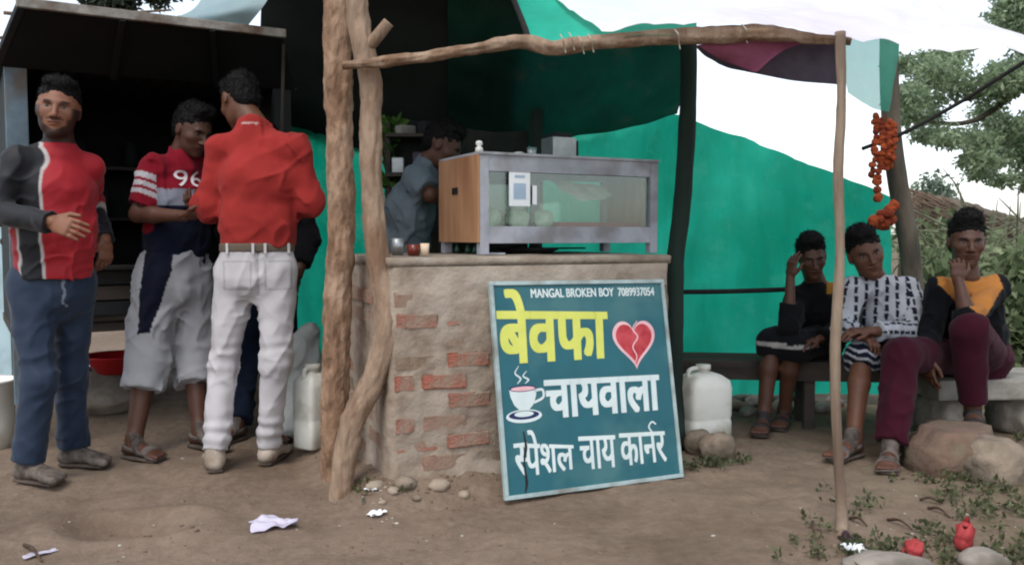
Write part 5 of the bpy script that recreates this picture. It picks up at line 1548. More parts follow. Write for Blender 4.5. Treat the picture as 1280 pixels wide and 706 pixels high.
# ---- dark-clad person hidden behind the red shirt man
def man_dark():
    r_an, l_an = ank(296, 551), ank(352, 548)
    base = (r_an + l_an) / 2; base[2] = 0
    f = Fig(base, 'person in dark clothes mostly hidden behind the red shirt man', SKIN_C)
    F = nz([-0.2, -0.95, 0]); Rr = np.array([F[1], -F[0], 0.0]); U = np.array([0, 0, 1.0])
    Yb = 4.42
    pel = P(330, 362, Yb); chest = P(334, 270, Yb); neck = P(334, 214, Yb)
    rs, ls = P(292, 232, Yb), P(372, 232, Yb)
    re, rw = P(286, 292, Yb - 0.04), P(310, 292, Yb - 0.24)
    le, lw = P(384, 300, Yb - 0.02), P(372, 345, Yb - 0.16)
    f.neck_base = neck
    f.head(P(330, 186, Yb - 0.04), [-0.3, -0.9, -0.4], [0, -0.3, 1], 0.95, hair_h=0.02, hair_seed=8)
    f.arm(rs, re, rw); f.arm(ls, le, lw)
    f.hand(rw, [0.5, -0.6, 0.1], [0, 0, 1], [0, -1, 0.2], 0.7); f.hand(lw, [-0.1, -0.3, -1], [-1, 0, 0], [0, -1, 0], 0.5)
    rh, lh = pel + Rr * 0.085, pel - Rr * 0.085
    rk, lk = P(304, 452, Yb - 0.04), P(354, 452, Yb - 0.04)
    f.leg(rh, rk, r_an); f.leg(lh, lk, l_an)
    f.foot(r_an, [-0.4, -0.9, 0]); f.foot(l_an, [0.2, -0.95, 0])
    f.body += [cone(pel, chest, 0.10, 0.10), cone(rs, ls, 0.03, 0.03)]
    f.finish_body()
    tp = torso(pel, chest, neck, rs, ls, Rr, cuts=[((0, 0, pel[2] - 0.06), (0, 0, -1))], lo_ext=0.08)
    sl = [cone(rs, re, 0.062, 0.056), cone(re, rw, 0.055, 0.05, [cutat(re, rw, 0.7)]), cone(ls, le, 0.062, 0.056), cone(le, lw, 0.060, 0.05, [cutat(le, lw, 0.7)])]
    f.garment('shirt', tp + sl, np.array(lin(32, 32, 36)), M_CLOTH, 0.009, 0.035, wrinkle(0.010, (8, 8, 14), 81))
    f.garment('trousers', pants_prims(pel, Rr, [(rh, rk, r_an), (lh, lk, l_an)], 0.16, 0.12, (0.09, 0.07, 0.066)), np.array(lin(28, 38, 58)), M_CLOTH, 0.009, 0.035, wrinkle(0.012, (8, 8, 12), 82))
man_dark()

# ---- vendor behind the counter, bending towards the cabinet
def vendor():
    pel = P(506, 352, 4.42)
    base = np.array([pel[0], pel[1], 0])
    f = Fig(base, 'tea vendor in grey t-shirt bending behind the display cabinet', SKIN_C)
    F = nz([0.85, 0.15, 0]); Rr = np.array([F[1], -F[0], 0.0])
    chest = P(512, 262, 4.38); neck = P(534, 204, 4.34)
    up = nz(neck - pel)
    rs, ls = P(520, 222, 4.22), P(526, 220, 4.52)
    re, rw = P(538, 244, 4.05 + 0.12), P(572, 250, 4.30)
    le, lw = P(560, 262, 4.6), P(590, 262, 4.45)
    f.neck_base = neck
    f.head(P(553, 184, 4.32), [0.85, -0.1, -0.45], [0.45, 0, 0.9], 0.98, hair_h=0.02, hair_seed=9)
    f.arm(rs, re, rw); f.arm(ls, le, lw)
    f.hand(rw, [1, 0.1, 0], [0, 0, -1], [0, -1, 0], 0.5); f.hand(lw, [1, 0, 0], [0, 0, -1], [0, -1, 0], 0.5)
    r_an = np.array([pel[0] - 0.05, pel[1] - 0.09, 0.09]); l_an = np.array([pel[0] + 0.05, pel[1] + 0.12, 0.09])
    rh, lh = pel + Rr * 0.085, pel - Rr * 0.085
    rk, lk = (rh + r_an) / 2 + F * 0.04, (lh + l_an) / 2 + F * 0.04
    f.leg(rh, rk, r_an); f.leg(lh, lk, l_an)
    f.foot(r_an, [0.9, 0.1, 0]); f.foot(l_an, [0.9, 0.2, 0])
    f.body += [cone(pel, chest, 0.10, 0.10), cone(rs, ls, 0.03, 0.03)]
    f.finish_body()
    tp = torso(pel, chest, neck, rs, ls, Rr, cuts=[((0, 0, pel[2] - 0.06), (0, 0, -1))], lo_ext=0.08)
    sl = [cone(rs, re, 0.064, 0.066, [cutat(rs, re, 0.75)]), cone(ls, le, 0.064, 0.066, [cutat(ls, le, 0.75)])]
    f.garment('t_shirt', tp + sl, np.array(lin(124, 138, 146)), M_CLOTH, 0.0075, 0.035, wrinkle(0.014, (7, 7, 10), 91))
    f.garment('trousers', pants_prims(pel, Rr, [(rh, rk, r_an), (lh, lk, l_an)], 0.16, 0.12, (0.09, 0.07, 0.066)), np.array(lin(42, 42, 50)), M_CLOTH, 0.010, 0.035, wrinkle(0.010, (8, 8, 14), 92))
vendor()

# ---- three boys sitting by the net
def boy_black():
    pel = P(1018, 422, 4.66)
    base = np.array([pel[0], pel[1], 0])
    f = Fig(base, 'boy in black top with orange shoulder leaning his head on his hand', SKIN_C)
    F = nz([-0.35, -0.94, 0]); Rr = np.array([F[1], -F[0], 0.0]); U = np.array([0, 0, 1.0])
    chest = P(1018, 384, 4.60); neck = P(1020, 354, 4.56)
    rs, ls = P(996, 372, 4.56), P(1048, 368, 4.62)
    re, rw = P(986, 410, 4.36), P(988, 346, 4.42)
    le, lw = P(1052, 412, 4.52), P(1022, 425, 4.34)
    f.neck_base = neck
    f.head(P(1014, 322, 4.50), [-0.10, -0.93, -0.28], [-0.10, -0.1, 1], 0.95, hair_h=0.026, hair_seed=11, gaunt=0.96)
    f.arm(rs, re, rw, (0.040, 0.032, 0.023)); f.arm(ls, le, lw, (0.040, 0.032, 0.023))
    f.hand(rw, [0.10, 0.02, 1], [0.8, 0.4, 0], [0.2, -0.9, 0], 0.35, 0.9); f.hand(lw, [-0.9, -0.3, -0.1], [0, 0, -1], [0, -1, 0.2], 0.5, 0.9)
    r_an, l_an = ank(954, 541), ank(980, 534)
    rh, lh = pel + Rr * 0.08, pel - Rr * 0.08
    rk, lk = P(966, 428, 4.42), P(992, 432, 4.36)
    f.leg(rh, rk, r_an, (0.065, 0.046, 0.031)); f.leg(lh, lk, l_an, (0.065, 0.046, 0.031))
    f.foot(r_an, [-0.35, -0.8, 0], 'sandal', 0.95, M_STRAP_D); f.foot(l_an, [-0.45, -0.8, 0], 'sandal', 0.95, M_STRAP_D)
    f.body += [cone(pel, chest, 0.09, 0.09), cone(rs, ls, 0.03, 0.03)]
    f.finish_body()
    tp = torso(pel, chest, neck - U * 0.015, rs, ls, Rr, 0.145, 0.11, 0.14, 0.105, 0.145, 0.10, [((0, 0, pel[2] - 0.03), (0, 0, -1))], 0.03, 0.062)
    sl = [cone(rs, re, 0.053, 0.048), cone(re, rw, 0.047, 0.040, [cutat(re, rw, 0.45)]), cone(ls, le, 0.053, 0.048), cone(le, lw, 0.050, 0.038, [cutat(le, lw, 0.85)])]
    blk, org = np.array(lin(26, 26, 28)), np.array(lin(186, 132, 44))
    def cols(V):
        q = V - neck
        m = ((q @ Rr) < -0.055) & (q[:, 2] > -0.055)
        return np.where(m[:, None], org, blk)
    f.garment('top', tp + sl, cols, M_CLOTH, 0.0075, 0.03, wrinkle(0.010, (8, 8, 12), 101))
    pp = pants_prims(pel, Rr, [(rh, rk, r_an), (lh, lk, l_an)], 0.145, 0.115, (0.084, 0.070, 0.068), (0.16, 0.16), 0.06)
    def pc(V):
        c = np.tile(np.array(lin(30, 30, 34)), (len(V), 1))
        for a, b, ln in ((rh, rk, r_an), (lh, lk, l_an)):
            side = np.cross(nz(b - a), U)
            q = V - a
            d, t = segdist(V, a, b)
            m = (np.abs((V - (a + (b - a) * t[:, None])) @ nz(np.cross(side, nz(b - a)))) < 0.010) & (d < 0.12) & (t > 0.02)
            c[m] = lin(190, 184, 178)
        return c
    f.garment('shorts', pp, pc, M_CLOTH, 0.0075, 0.03, wrinkle(0.010, (8, 8, 12), 102))
boy_black()

def boy_striped():
    pel = P(1116, 432, 4.44)
    base = np.array([pel[0], pel[1], 0])
    f = Fig(base, 'boy in white shirt with black vertical stripes sitting in the middle', SKIN_B)
    F = nz([-0.30, -0.95, 0]); Rr = np.array([F[1], -F[0], 0.0]); U = np.array([0, 0, 1.0])
    chest = P(1110, 386, 4.32); neck = P(1092, 347, 4.26)
    rs, ls = P(1066, 362, 4.22), P(1134, 360, 4.30)
    re, rw = P(1054, 412, 4.22), P(1072, 418, 4.02)
    le, lw = P(1146, 416, 4.18), P(1086, 414, 3.98)
    f.neck_base = neck
    f.head(P(1082, 318, 4.20), [-0.12, -0.96, -0.12], [-0.30, 0.02, 1], 1.03, hair_h=0.028, hair_seed=13, gaunt=0.98, hairline=0.052)
    f.arm(rs, re, rw, (0.042, 0.034, 0.024)); f.arm(ls, le, lw, (0.042, 0.034, 0.024))
    f.hand(rw, [0.4, -0.5, -0.2], [0, 0, -1], [0.7, 0.4, 0.3], 0.6, 0.95); f.hand(lw, [-1, -0.1, 0.05], [0, 0.2, -1], [0, -1, 0.2], 0.5, 0.95)
    r_an, l_an = ank(1066, 572), ank(1126, 556)
    rh, lh = pel + Rr * 0.085, pel - Rr * 0.085
    rk, lk = P(1078, 446, 4.02), P(1128, 448, 4.06)
    f.leg(rh, rk, r_an, (0.07, 0.048, 0.033)); f.leg(lh, lk, l_an, (0.07, 0.048, 0.033))
    f.foot(r_an, [-0.75, -0.55, 0], 'sandal', 1.0); f.foot(l_an, [-0.3, -0.9, 0], 'sandal', 1.0)
    f.body += [cone(pel, chest, 0.09, 0.09), cone(rs, ls, 0.03, 0.03)]
    f.finish_body()
    tp = torso(pel, chest, neck - U * 0.022, rs, ls, Rr, 0.155, 0.12, 0.15, 0.112, 0.156, 0.108, [((0, 0, pel[2] + 0.01), (0, 0, -1))], 0.03, 0.066)
    sl = [cone(rs, re, 0.056, 0.052), cone(re, rw, 0.051, 0.043, [cutat(re, rw, 0.8)]), cone(ls, le, 0.056, 0.052), cone(le, lw, 0.056, 0.044, [cutat(le, lw, 0.82)])]
    col = [cone(neck + F * 0.03 + Rr * 0.035 - U * 0.01, neck + F * 0.055 + Rr * 0.03 - U * 0.06, 0.022, 0.016), cone(neck + F * 0.03 - Rr * 0.035 - U * 0.01, neck + F * 0.055 - Rr * 0.03 - U * 0.06, 0.022, 0.016)]
    wht, blk = np.array(lin(214, 216, 222)), np.array(lin(40, 42, 58))
    def cols(V):
        q = V - neck
        d1, t1 = segdist(V, rs, re); d2, t2 = segdist(V, re, rw); d3, t3 = segdist(V, ls, le); d4, t4 = segdist(V, le, lw)
        x = q @ Rr; zz = q[:, 2]
        st = np.mod(x + 0.018, 0.050) < 0.017
        dash = np.mod(zz * 1.0 + 0.3 * np.floor((x + 0.018) / 0.05) * 0.05, 0.045) < 0.036
        m = st & dash
        # sleeves: stripes run along the arm
        for a, b, d, lim in ((rs, re, d1, 0.07), (ls, le, d3, 0.07), (re, rw, d2, 0.062), (le, lw, d4, 0.062)):
            axv = nz(b - a); sa = nz(np.cross(axv, U)); sb = np.cross(axv, sa)
            ang = np.arctan2((V - a) @ sa, (V - a) @ sb)
            t = (V - a) @ axv
            ms = (np.mod(ang, 0.9) < 0.32) & (np.mod(t, 0.045) < 0.036)
            arm = (d < lim) & (np.abs(x) > 0.12) if lim > 0.065 else (d < lim)
            m = np.where(arm, ms, m)
        return np.where(m[:, None], blk, wht)
    f.garment('striped_shirt', tp + sl + col, cols, M_CLOTH, 0.0065, 0.026, wrinkle(0.009, (8, 8, 13), 111))
    pp = pants_prims(pel, Rr, [(rh, rk, r_an), (lh, lk, l_an)], 0.155, 0.12, (0.090, 0.078, 0.074), (0.10, 0.10), 0.05)
    navy, wh = np.array(lin(28, 32, 50)), np.array(lin(204, 206, 212))
    def pc(V):
        zz = V[:, 2] + 0.25 * (V[:, 0] - rk[0])
        m = (np.mod(zz + 0.006 * np.sin(V[:, 0] * 90), 0.036) < 0.013) & (V[:, 0] < P(1100, 440, 4.0)[0]) & (V[:, 1] < 4.3)
        return np.where(m[:, None], wh, navy)
    f.garment('shorts', pp, pc, M_CLOTH, 0.0065, 0.03, wrinkle(0.010, (8, 8, 12), 112))
boy_striped()

def boy_orange():
    pel = P(1216, 446, 4.28)
    base = np.array([pel[0], pel[1], 0])
    f = Fig(base, 'boy in black and orange top and maroon trousers resting chin on hand', SKIN_C)
    F = nz([-0.25, -0.97, 0]); Rr = np.array([F[1], -F[0], 0.0]); U = np.array([0, 0, 1.0])
    chest = P(1210, 392, 4.20); neck = P(1208, 346, 4.14)
    rs, ls = P(1174, 362, 4.12), P(1246, 360, 4.16)
    re, rw = P(1164, 412, 4.10), P(1162, 448, 3.94)
    le, lw = P(1210, 400, 3.90), P(1198, 350, 3.99)
    f.neck_base = neck
    f.head(P(1208, 304, 4.12), [-0.26, -0.95, -0.05], [0.02, 0, 1], 1.03, hair_h=0.040, hair_seed=15, gaunt=0.96, hairline=0.056)
    f.arm(rs, re, rw, (0.042, 0.034, 0.024)); f.arm(ls, le, lw, (0.042, 0.034, 0.024))
    f.hand(rw, [-0.05, -0.1, -1], [1, 0.2, 0], [0.1, -1, 0], 0.4, 0.98); f.hand(lw, [0.0, 0.12, 1], [0.2, 0.9, 0], [0.9, -0.2, 0.2], 0.75, 0.9)
    rh, lh = pel + Rr * 0.085, pel - Rr * 0.085
    rk = P(1128, 444, 3.84); r_an = ank(1112, 584)
    lk = P(1212, 414, 3.86)
    l_an = P(1216, 512, 3.92)
    f.leg(rh, rk, r_an, (0.07, 0.048, 0.034)); f.leg(lh, lk, l_an, (0.07, 0.048, 0.034))
    f.foot(r_an, [-0.45, -0.85, 0], 'sandal', 0.98, M_STRAP); f.foot(l_an, [-0.35, -0.85, -0.12], 'sandal', 0.98, M_STRAP_D)
    f.l_sole = l_an - np.array([0, 0, 0.08])
    f.body += [cone(pel, chest, 0.09, 0.09), cone(rs, ls, 0.03, 0.03)]
    f.finish_body()
    tp = torso(pel, chest, neck - U * 0.018, rs, ls, Rr, 0.155, 0.12, 0.15, 0.112, 0.156, 0.108, [((0, 0, pel[2] - 0.02), (0, 0, -1))], 0.03, 0.066)
    sl = [cone(rs, re, 0.056, 0.051), cone(re, rw, 0.050, 0.042, [cutat(re, rw, 0.75)]), cone(ls, le, 0.056, 0.052), cone(le, lw, 0.054, 0.044, [cutat(le, lw, 0.25)])]
    blk, org = np.array(lin(24, 26, 30)), np.array(lin(204, 136, 70))
    def cols(V):
        q = V - neck
        x, z = q @ Rr, q[:, 2]
        m = (z > -0.185 + 0.95 * np.abs(x + 0.01)) & (np.abs(x) < 0.15) & (q @ F > -0.06)
        return np.where(m[:, None], org, blk)
    f.garment('top', tp + sl, cols, M_CLOTH, 0.0065, 0.03, wrinkle(0.010, (8, 8, 12), 121))
    pp = pants_prims(pel, Rr, [(rh, rk, r_an), (lh, lk, l_an)], 0.155, 0.12, (0.092, 0.078, 0.062), (0.93, 0.90), 0.05)
    f.garment('trousers', pp, np.array(lin(74, 26, 42)), M_CLOTH, 0.0075, 0.03, wrinkle(0.010, (8, 8, 9), 122))
    # white band on the wrist
    V, Fq = field_mesh([cone(re + 0.9 * (rw - re), re + 1.02 * (rw - re), 0.031, 0.030)], 0.005, 0.01, clip=[cutat(re, rw, 1.0), (re + (rw - re) * 0.86, -nz(rw - re))])
    link('wrist_band', mesh_np('wrist_band', V - f.base, Fq), M_WHITE, f.root)
    return f
BOY3 = boy_orange()
# ---------------------------------------------------------------- stones, bench, boulder, slab
def stone_mesh(sx, sy, sz, seed, flat=0.0, h=None, rough=0.25):
    bm = bmesh.new(); bmesh.ops.create_icosphere(bm, subdivisions=4 if max(sx, sy) > 0.08 else (3 if max(sx, sy) > 0.03 else 2), radius=1)
    V = np.array([v.co[:] for v in bm.verts])
    n = fbm(V * 1.3 + seed * 7.3, seed, 3) - 0.5
    q = np.round(V * 2.2 + n[:, None]) / 2.2
    n2 = fbm(V * 4.5 + seed * 3.3, seed + 7, 3) - 0.5
    W = V * (1 + rough * 2 * n + 0.16 * n2)[:, None] * 0.72 + 0.28 * q
    W *= np.array([sx, sy, sz])
    if flat: W[:, 2] = np.minimum(W[:, 2], sz * flat)
    for v, w in zip(bm.verts, W): v.co = Vector(w)
    me = bpy.data.meshes.new('stone'); bm.to_mesh(me); bm.free()
    me.polygons.foreach_set('use_smooth', np.ones(len(me.polygons), dtype=bool))
    return me

def stone(name, px, py, size, m, label, group=None, seed=1, sink=0.35, h=None, flat=0.0, rz=0.0, cat='stone'):
    g = hitg(px, py); z = g[2]
    o = link(name, stone_mesh(*size, seed, flat), m, None, (g[0], g[1], z + size[2] * (1 - sink) - size[2] * 0.2))
    o.rotation_euler = (0, 0, rz)
    return tag(o, label, cat, group)

stone('boulder', 1192, 588, (0.215, 0.20, 0.165), M_STONE[2], 'large reddish boulder under the foot of the orange topped boy', seed=3, sink=0.45, flat=0.82, rz=0.3)
stone('boulder', 1242, 598, (0.15, 0.13, 0.13), M_STONE[0], 'tan boulder leaning beside the reddish one', seed=5, sink=0.4, rz=1.0)
stone('stone', 872, 566, (0.065, 0.06, 0.072), M_STONE[0], 'tan stone between the sign board and the white jerrycan', seed=7, sink=0.2)
stone('stone', 897, 574, (0.082, 0.07, 0.080), M_STONE[0], 'rounded tan stone in front of the white jerrycan', seed=8, sink=0.2)
stone('stone', 1110, 716, (0.13, 0.08, 0.04), M_STONE[1], 'flat grey stone lying near the foot of the thin pale pole', seed=9, sink=0.4)
stone('stone', 1230, 708, (0.075, 0.06, 0.04), M_STONE[1], 'grey stone beside the red plastic bottle', seed=10, sink=0.4)
k = 0
for (x, y, s) in ((918, 505, 0.06), (934, 512, 0.05), (946, 500, 0.065), (962, 508, 0.055), (978, 503, 0.06), (995, 510, 0.05), (1010, 502, 0.06), (1028, 508, 0.055), (1042, 500, 0.06), (908, 498, 0.05), (925, 494, 0.055), (968, 494, 0.06), (1000, 494, 0.055)):
    stone('stone', x, y + 6, (s * 1.25, s * 0.9, s * 0.62), M_STONE[1] if k % 3 else M_STONE[0], 'pale rubble stone in the row at the foot of the net', 'rubble row under the green net', 20 + k, rz=k)
    k += 1
for (x, y, s) in ((468, 608, 0.030), (492, 614, 0.024), (506, 604, 0.040), (548, 608, 0.036), (580, 618, 0.024), (520, 624, 0.018), (478, 628, 0.014)):
    stone('stone', x, y, (s * 1.2, s, s * 0.7), M_MUD if k % 3 else M_STONE[0], 'loose dusty stone lying at the foot of the brick counter', 'loose stones below the counter', 50 + k, rz=k, sink=0.75)
    k += 1

# slab seat
sl_c = P(1232, 478, 4.30)
sb = empty('slab_seat', (sl_c[0], 4.34, 0), 0.06)
tag(sb, 'rough concrete slab seat carrying the orange topped boy', 'seat')
mb = MB(); mb.box((0.12, 0, 0.262), (0.92, 0.40, 0.10), None, 0.012); o = mb.build('slab', M_CONC, sb)
for dx in (-0.2, 0.2, 0.5):
    me = stone_mesh(0.13, 0.16, 0.14, int(dx * 10) + 70, 0.8)
    q = link('support_stone', me, M_STONE[1], sb); q.location = (dx, 0.0, 0.10)
# plank bench
bn = empty('plank_bench', (1.6, 4.60, 0), math.atan2(-0.16, 1.35))
tag(bn, 'low dark plank bench along the green net', 'bench')
for k, y in enumerate((-0.11, 0.0, 0.11)):
    MB().box((0.0, y, 0.335), (1.55, 0.104, 0.045), None, 0.006).build('plank', M_DARKWOOD, bn)
MB().box((0.0, -0.145, 0.29), (1.50, 0.03, 0.07), None, 0.004).build('apron', M_DARKWOOD, bn)
for x in (-0.66, 0.0, 0.66):
    for y in (-0.10, 0.10):
        MB().box((x, y, 0.15), (0.055, 0.055, 0.33), None, 0.004).build('leg', M_DARKWOOD, bn)

# ---------------------------------------------------------------- plastic cans, basin, sack
M_CAN = mat('milky_plastic', lin(222, 222, 214), lin(206, 206, 196), 5, 0.45, 0.1, 30, trans=0.12, c3=lin(168, 164, 150), s3=5)
def jerrycan(p, rz, w, d, h, label, cap=True):
    root = empty('jerrycan', tuple(p), rz); tag(root, label, 'jerrycan', 'white plastic jerrycans')
    bm = bmesh.new()
    prof = [(0.86, 0), (1, 0.03), (1, 0.34), (0.97, 0.37), (0.97, 0.40), (1, 0.43), (1, 0.80), (0.93, 0.90), (0.62, 0.97), (0.34, 1.0)]
    rings = []
    n = 28
    for s, t in prof:
        ring = []
        for i in range(n):
            a = 2 * math.pi * i / n
            cx, sy = math.cos(a), math.sin(a)
            e = 0.32
            ring.append(bm.verts.new((w / 2 * s * np.sign(cx) * abs(cx) ** e, d / 2 * s * np.sign(sy) * abs(sy) ** e, h * t)))
        rings.append(ring)
    for k in range(len(rings) - 1):
        for i in range(n): bm.faces.new((rings[k][i], rings[k][(i + 1) % n], rings[k + 1][(i + 1) % n], rings[k + 1][i]))
    bm.faces.new(rings[0][::-1]); bm.faces.new(rings[-1])
    me = bpy.data.meshes.new('body'); bm.to_mesh(me); bm.free()
    me.polygons.foreach_set('use_smooth', [True] * len(me.polygons))
    link('body', me, M_CAN, root)
    mb = MB(); mb.lathe((0, 0, h), [(0.030, -0.01), (0.030, 0.012), (0.036, 0.014), (0.036, 0.036), (0.001, 0.038)], 18); mb.build('cap', M_CAN, root, None, True)
    V, F = tube_np([(-w * 0.36, 0, h * 0.90), (-w * 0.34, 0, h * 1.03), (-w * 0.12, 0, h * 1.05), (-w * 0.08, 0, h * 0.97)], [0.011] * 4, 20, 10)
    link('handle', mesh_np('handle', V, F), M_CAN, root)
g = G(878, 553); jerrycan((g[0], g[1], float(gh(g[0], g[1])) - 0.003), R(20), 0.235, 0.20, 0.36, 'milky white jerrycan standing behind the tan stones')
g = G(392, 570); jerrycan((g[0], g[1], float(gh(g[0], g[1])) - 0.003), R(60), 0.15, 0.13, 0.35, 'tall milky white jerrycan behind the bark covered trunk post')

# grey white sack behind it
g = G(372, 553); sk = np.array([g[0], g[1], float(gh(g[0], g[1]))])
V, F = field_mesh([econe(sk + [0, 0, 0.08], sk + [0.01, 0, 0.36], [1, 0.2, 0], 0.13, 0.10, 0.12, 0.09), ell(sk + [0, 0, 0.10], np.eye(3), [0.15, 0.12, 0.10]), cone(sk + [0.02, 0, 0.42], sk + [0.06, 0, 0.50], 0.07, 0.05)], 0.009, 0.06,
                  noise=wrinkle(0.016, seed=130), clip=[(sk + [0, 0, -0.002], np.array([0, 0, -1.0]))])
M_SACK = mat('grey_white_sack', lin(206, 210, 206), lin(180, 184, 182), 6, 0.6, 0.2, 40)
tag(link('sack', mesh_np('sack', V - sk, F), M_SACK, None, tuple(sk)), 'stuffed grey white plastic sack beside the tall jerrycan', 'sack')

# red basin on a flat stone by the kiosk
ls = P(128, 478, 4.62); hz = float(gh(ls[0], ls[1]))
me = stone_mesh(0.27, 0.20, 0.13, 91, 0.85)
o = link('flat_stone', me, M_STONE[1], None, (ls[0], ls[1], hz + 0.10)); tag(o, 'flat grey stone block carrying the red basin', 'stone')
mb = MB(); mb.lathe((0, 0, 0), [(0.001, 0), (0.085, 0), (0.155, 0.090), (0.168, 0.093), (0.166, 0.100), (0.150, 0.093), (0.08, 0.008), (0.001, 0.008)], 36)
o = mb.build('basin', mat('red_plastic', lin(190, 34, 40), lin(170, 28, 34), 5, 0.4), None, (ls[0] + 0.10, ls[1] - 0.06, hz + 0.206), True); tag(o, 'red plastic basin on the stone block by the kiosk', 'basin')
mb = MB(); mb.lathe((0, 0, 0), [(0.001, 0), (0.06, 0), (0.075, 0.03), (0.001, 0.03)], 20)
o = mb.build('steel_plate', M_STEEL, None, (ls[0] - 0.10, ls[1] - 0.05, hz + 0.206), True); tag(o, 'steel plate beside the red basin', 'plate')
g = G(-14, 560)
mb = MB(); mb.lathe((0, 0, 0), [(0.001, 0), (0.10, 0), (0.115, 0.12), (0.125, 0.32), (0.135, 0.325), (0.133, 0.335), (0.118, 0.33), (0.095, 0.01), (0.001, 0.01)], 30)
o = mb.build('tub', M_WHITE, None, (g[0], g[1], float(gh(g[0], g[1]))), True); tag(o, 'white plastic tub on the ground behind the sports jacket man', 'tub')

# ---------------------------------------------------------------- dark corner behind the vendor
M_BACKDROP = mat('dark_backdrop', lin(34, 40, 34), lin(22, 26, 24), 5, 0.9, 0.3, 30, c3=lin(48, 48, 42), s3=6)  # added sheet, its dark colour stands in for the shade behind the vendor
sheet('dark_backdrop', [[P(488, 120, 4.96), P(560, 120, 4.95), P(662, 120, 4.94)], [P(488, 240, 4.93), P(560, 240, 4.92), P(660, 240, 4.91)], [P(488, 420, 4.93), P(560, 420, 4.92), P(660, 420, 4.91)]],
      M_BACKDROP, 40, 40, 0.015, 5, 77, 'dark sacking added for the shade behind the tea vendor', 'backdrop')
trunk_thing('inner_post', [P(672, 90, 4.86), P(671, 160, 4.86), P(670, 260, 4.86), P(668, 420, 4.86), P(668, 530, 4.86)], [0.038] * 5, M_DARKPOST, 'dark inner roof post standing behind the cabinet', seed=15, base=P(668, 520, 4.86))
shf = empty('wall_shelf', tuple(P(520, 520, 4.82) * [1, 1, 0])); tag(shf, 'dark wooden rack behind the tea vendor', 'rack')
for z in (1.36, 1.58):
    MB().box((0, 0, z), (0.30, 0.16, 0.018)).build('shelf', M_DARKWOOD, shf)
for x in (-0.15, 0.15):
    MB().box((x, 0, 0.83), (0.03, 0.03, 1.65)).build('upright', M_DARKWOOD, shf)
names = ('pale tin on the rack behind the vendor', 'grey packet on the rack behind the vendor', 'dark jar on the rack behind the vendor', 'cream packet on the rack behind the vendor')
for k, (dx, z, w, hh) in enumerate(((-0.09, 1.37, 0.07, 0.09), (0.02, 1.37, 0.06, 0.12), (0.1, 1.37, 0.06, 0.08), (-0.05, 1.59, 0.10, 0.05), (0.07, 1.59, 0.08, 0.07))):
    q = P(520, 520, 4.82)
    o = MB().box((0, 0, hh / 2), (w, 0.07, hh), None, 0.008).build('stored_packet', [M_STEEL, M_GREYCLOTH, M_DARK, M_CONC, M_DARK][k], None, (q[0] + dx, q[1], z)); o.rotation_euler = (0, 0, 0.2 * k)
    tag(o, (names + ('black packet on the rack behind the vendor',))[k], 'packet')

# ---------------------------------------------------------------- foliage
def leaf_mat(name, c1, c2, c3):
    m, t, b = nodes_of(name)
    N, L = t.nodes.new, t.links.new
    at = N('ShaderNodeAttribute'); at.attribute_name = 'Col'
    b.inputs['Roughness'].default_value = 0.6
    L(at.outputs['Color'], b.inputs['Base Color'])
    tl = N('ShaderNodeBsdfTranslucent'); L(at.outputs['Color'], tl.inputs['Color'])
    ms = N('ShaderNodeMixShader'); ms.inputs[0].default_value = 0.55
    L(b.outputs[0], ms.inputs[1]); L(tl.outputs[0], ms.inputs[2]); L(ms.outputs[0], t.nodes['Material Output'].inputs['Surface'])
    return m
M_LEAF = leaf_mat('leaf', 0, 0, 0)

def leaves(name, centres, radii, counts, lw, ll, cols, parent=None, base=(0, 0, 0), droop=0.5, seed=1, shell=0.5):
    """folded four-corner leaves spread through clump volumes"""
    g = np.random.default_rng(seed)
    C = []
    for c, r, n in zip(centres, radii, counts):
        d = g.normal(size=(n, 3)); d /= np.linalg.norm(d, axis=1)[:, None]
        rr = g.random(n) ** shell
        C.append(np.asarray(c) + d * rr[:, None] * np.asarray(r))
    C = np.vstack(C); n = len(C)
    a = g.normal(size=(n, 3)); a[:, 2] -= droop; a /= np.linalg.norm(a, axis=1)[:, None]
    b = np.cross(a, g.normal(size=(n, 3))); b /= np.linalg.norm(b, axis=1)[:, None]
    nn = np.cross(a, b)
    s = g.uniform(0.6, 1.3, n)[:, None]
    V = np.stack([C, C + a * ll * 0.5 * s + b * lw * 0.5 * s + nn * lw * 0.15 * s, C + a * ll * s, C + a * ll * 0.5 * s - b * lw * 0.5 * s + nn * lw * 0.15 * s], 1).reshape(-1, 3)
    F = np.arange(4 * n).reshape(n, 4)
    me = mesh_np(name, V - np.asarray(base), F, False)
    cols = np.array(cols)
    k = g.random(n); i0 = (k * (len(cols) - 1)).astype(int); f = (k * (len(cols) - 1) - i0)[:, None]
    cc = (cols[i0] * (1 - f) + cols[np.minimum(i0 + 1, len(cols) - 1)] * f) * g.uniform(0.75, 1.2, (n, 1))
    colattr(me, np.repeat(cc, 4, 0))
    return link(name, me, M_LEAF, parent)

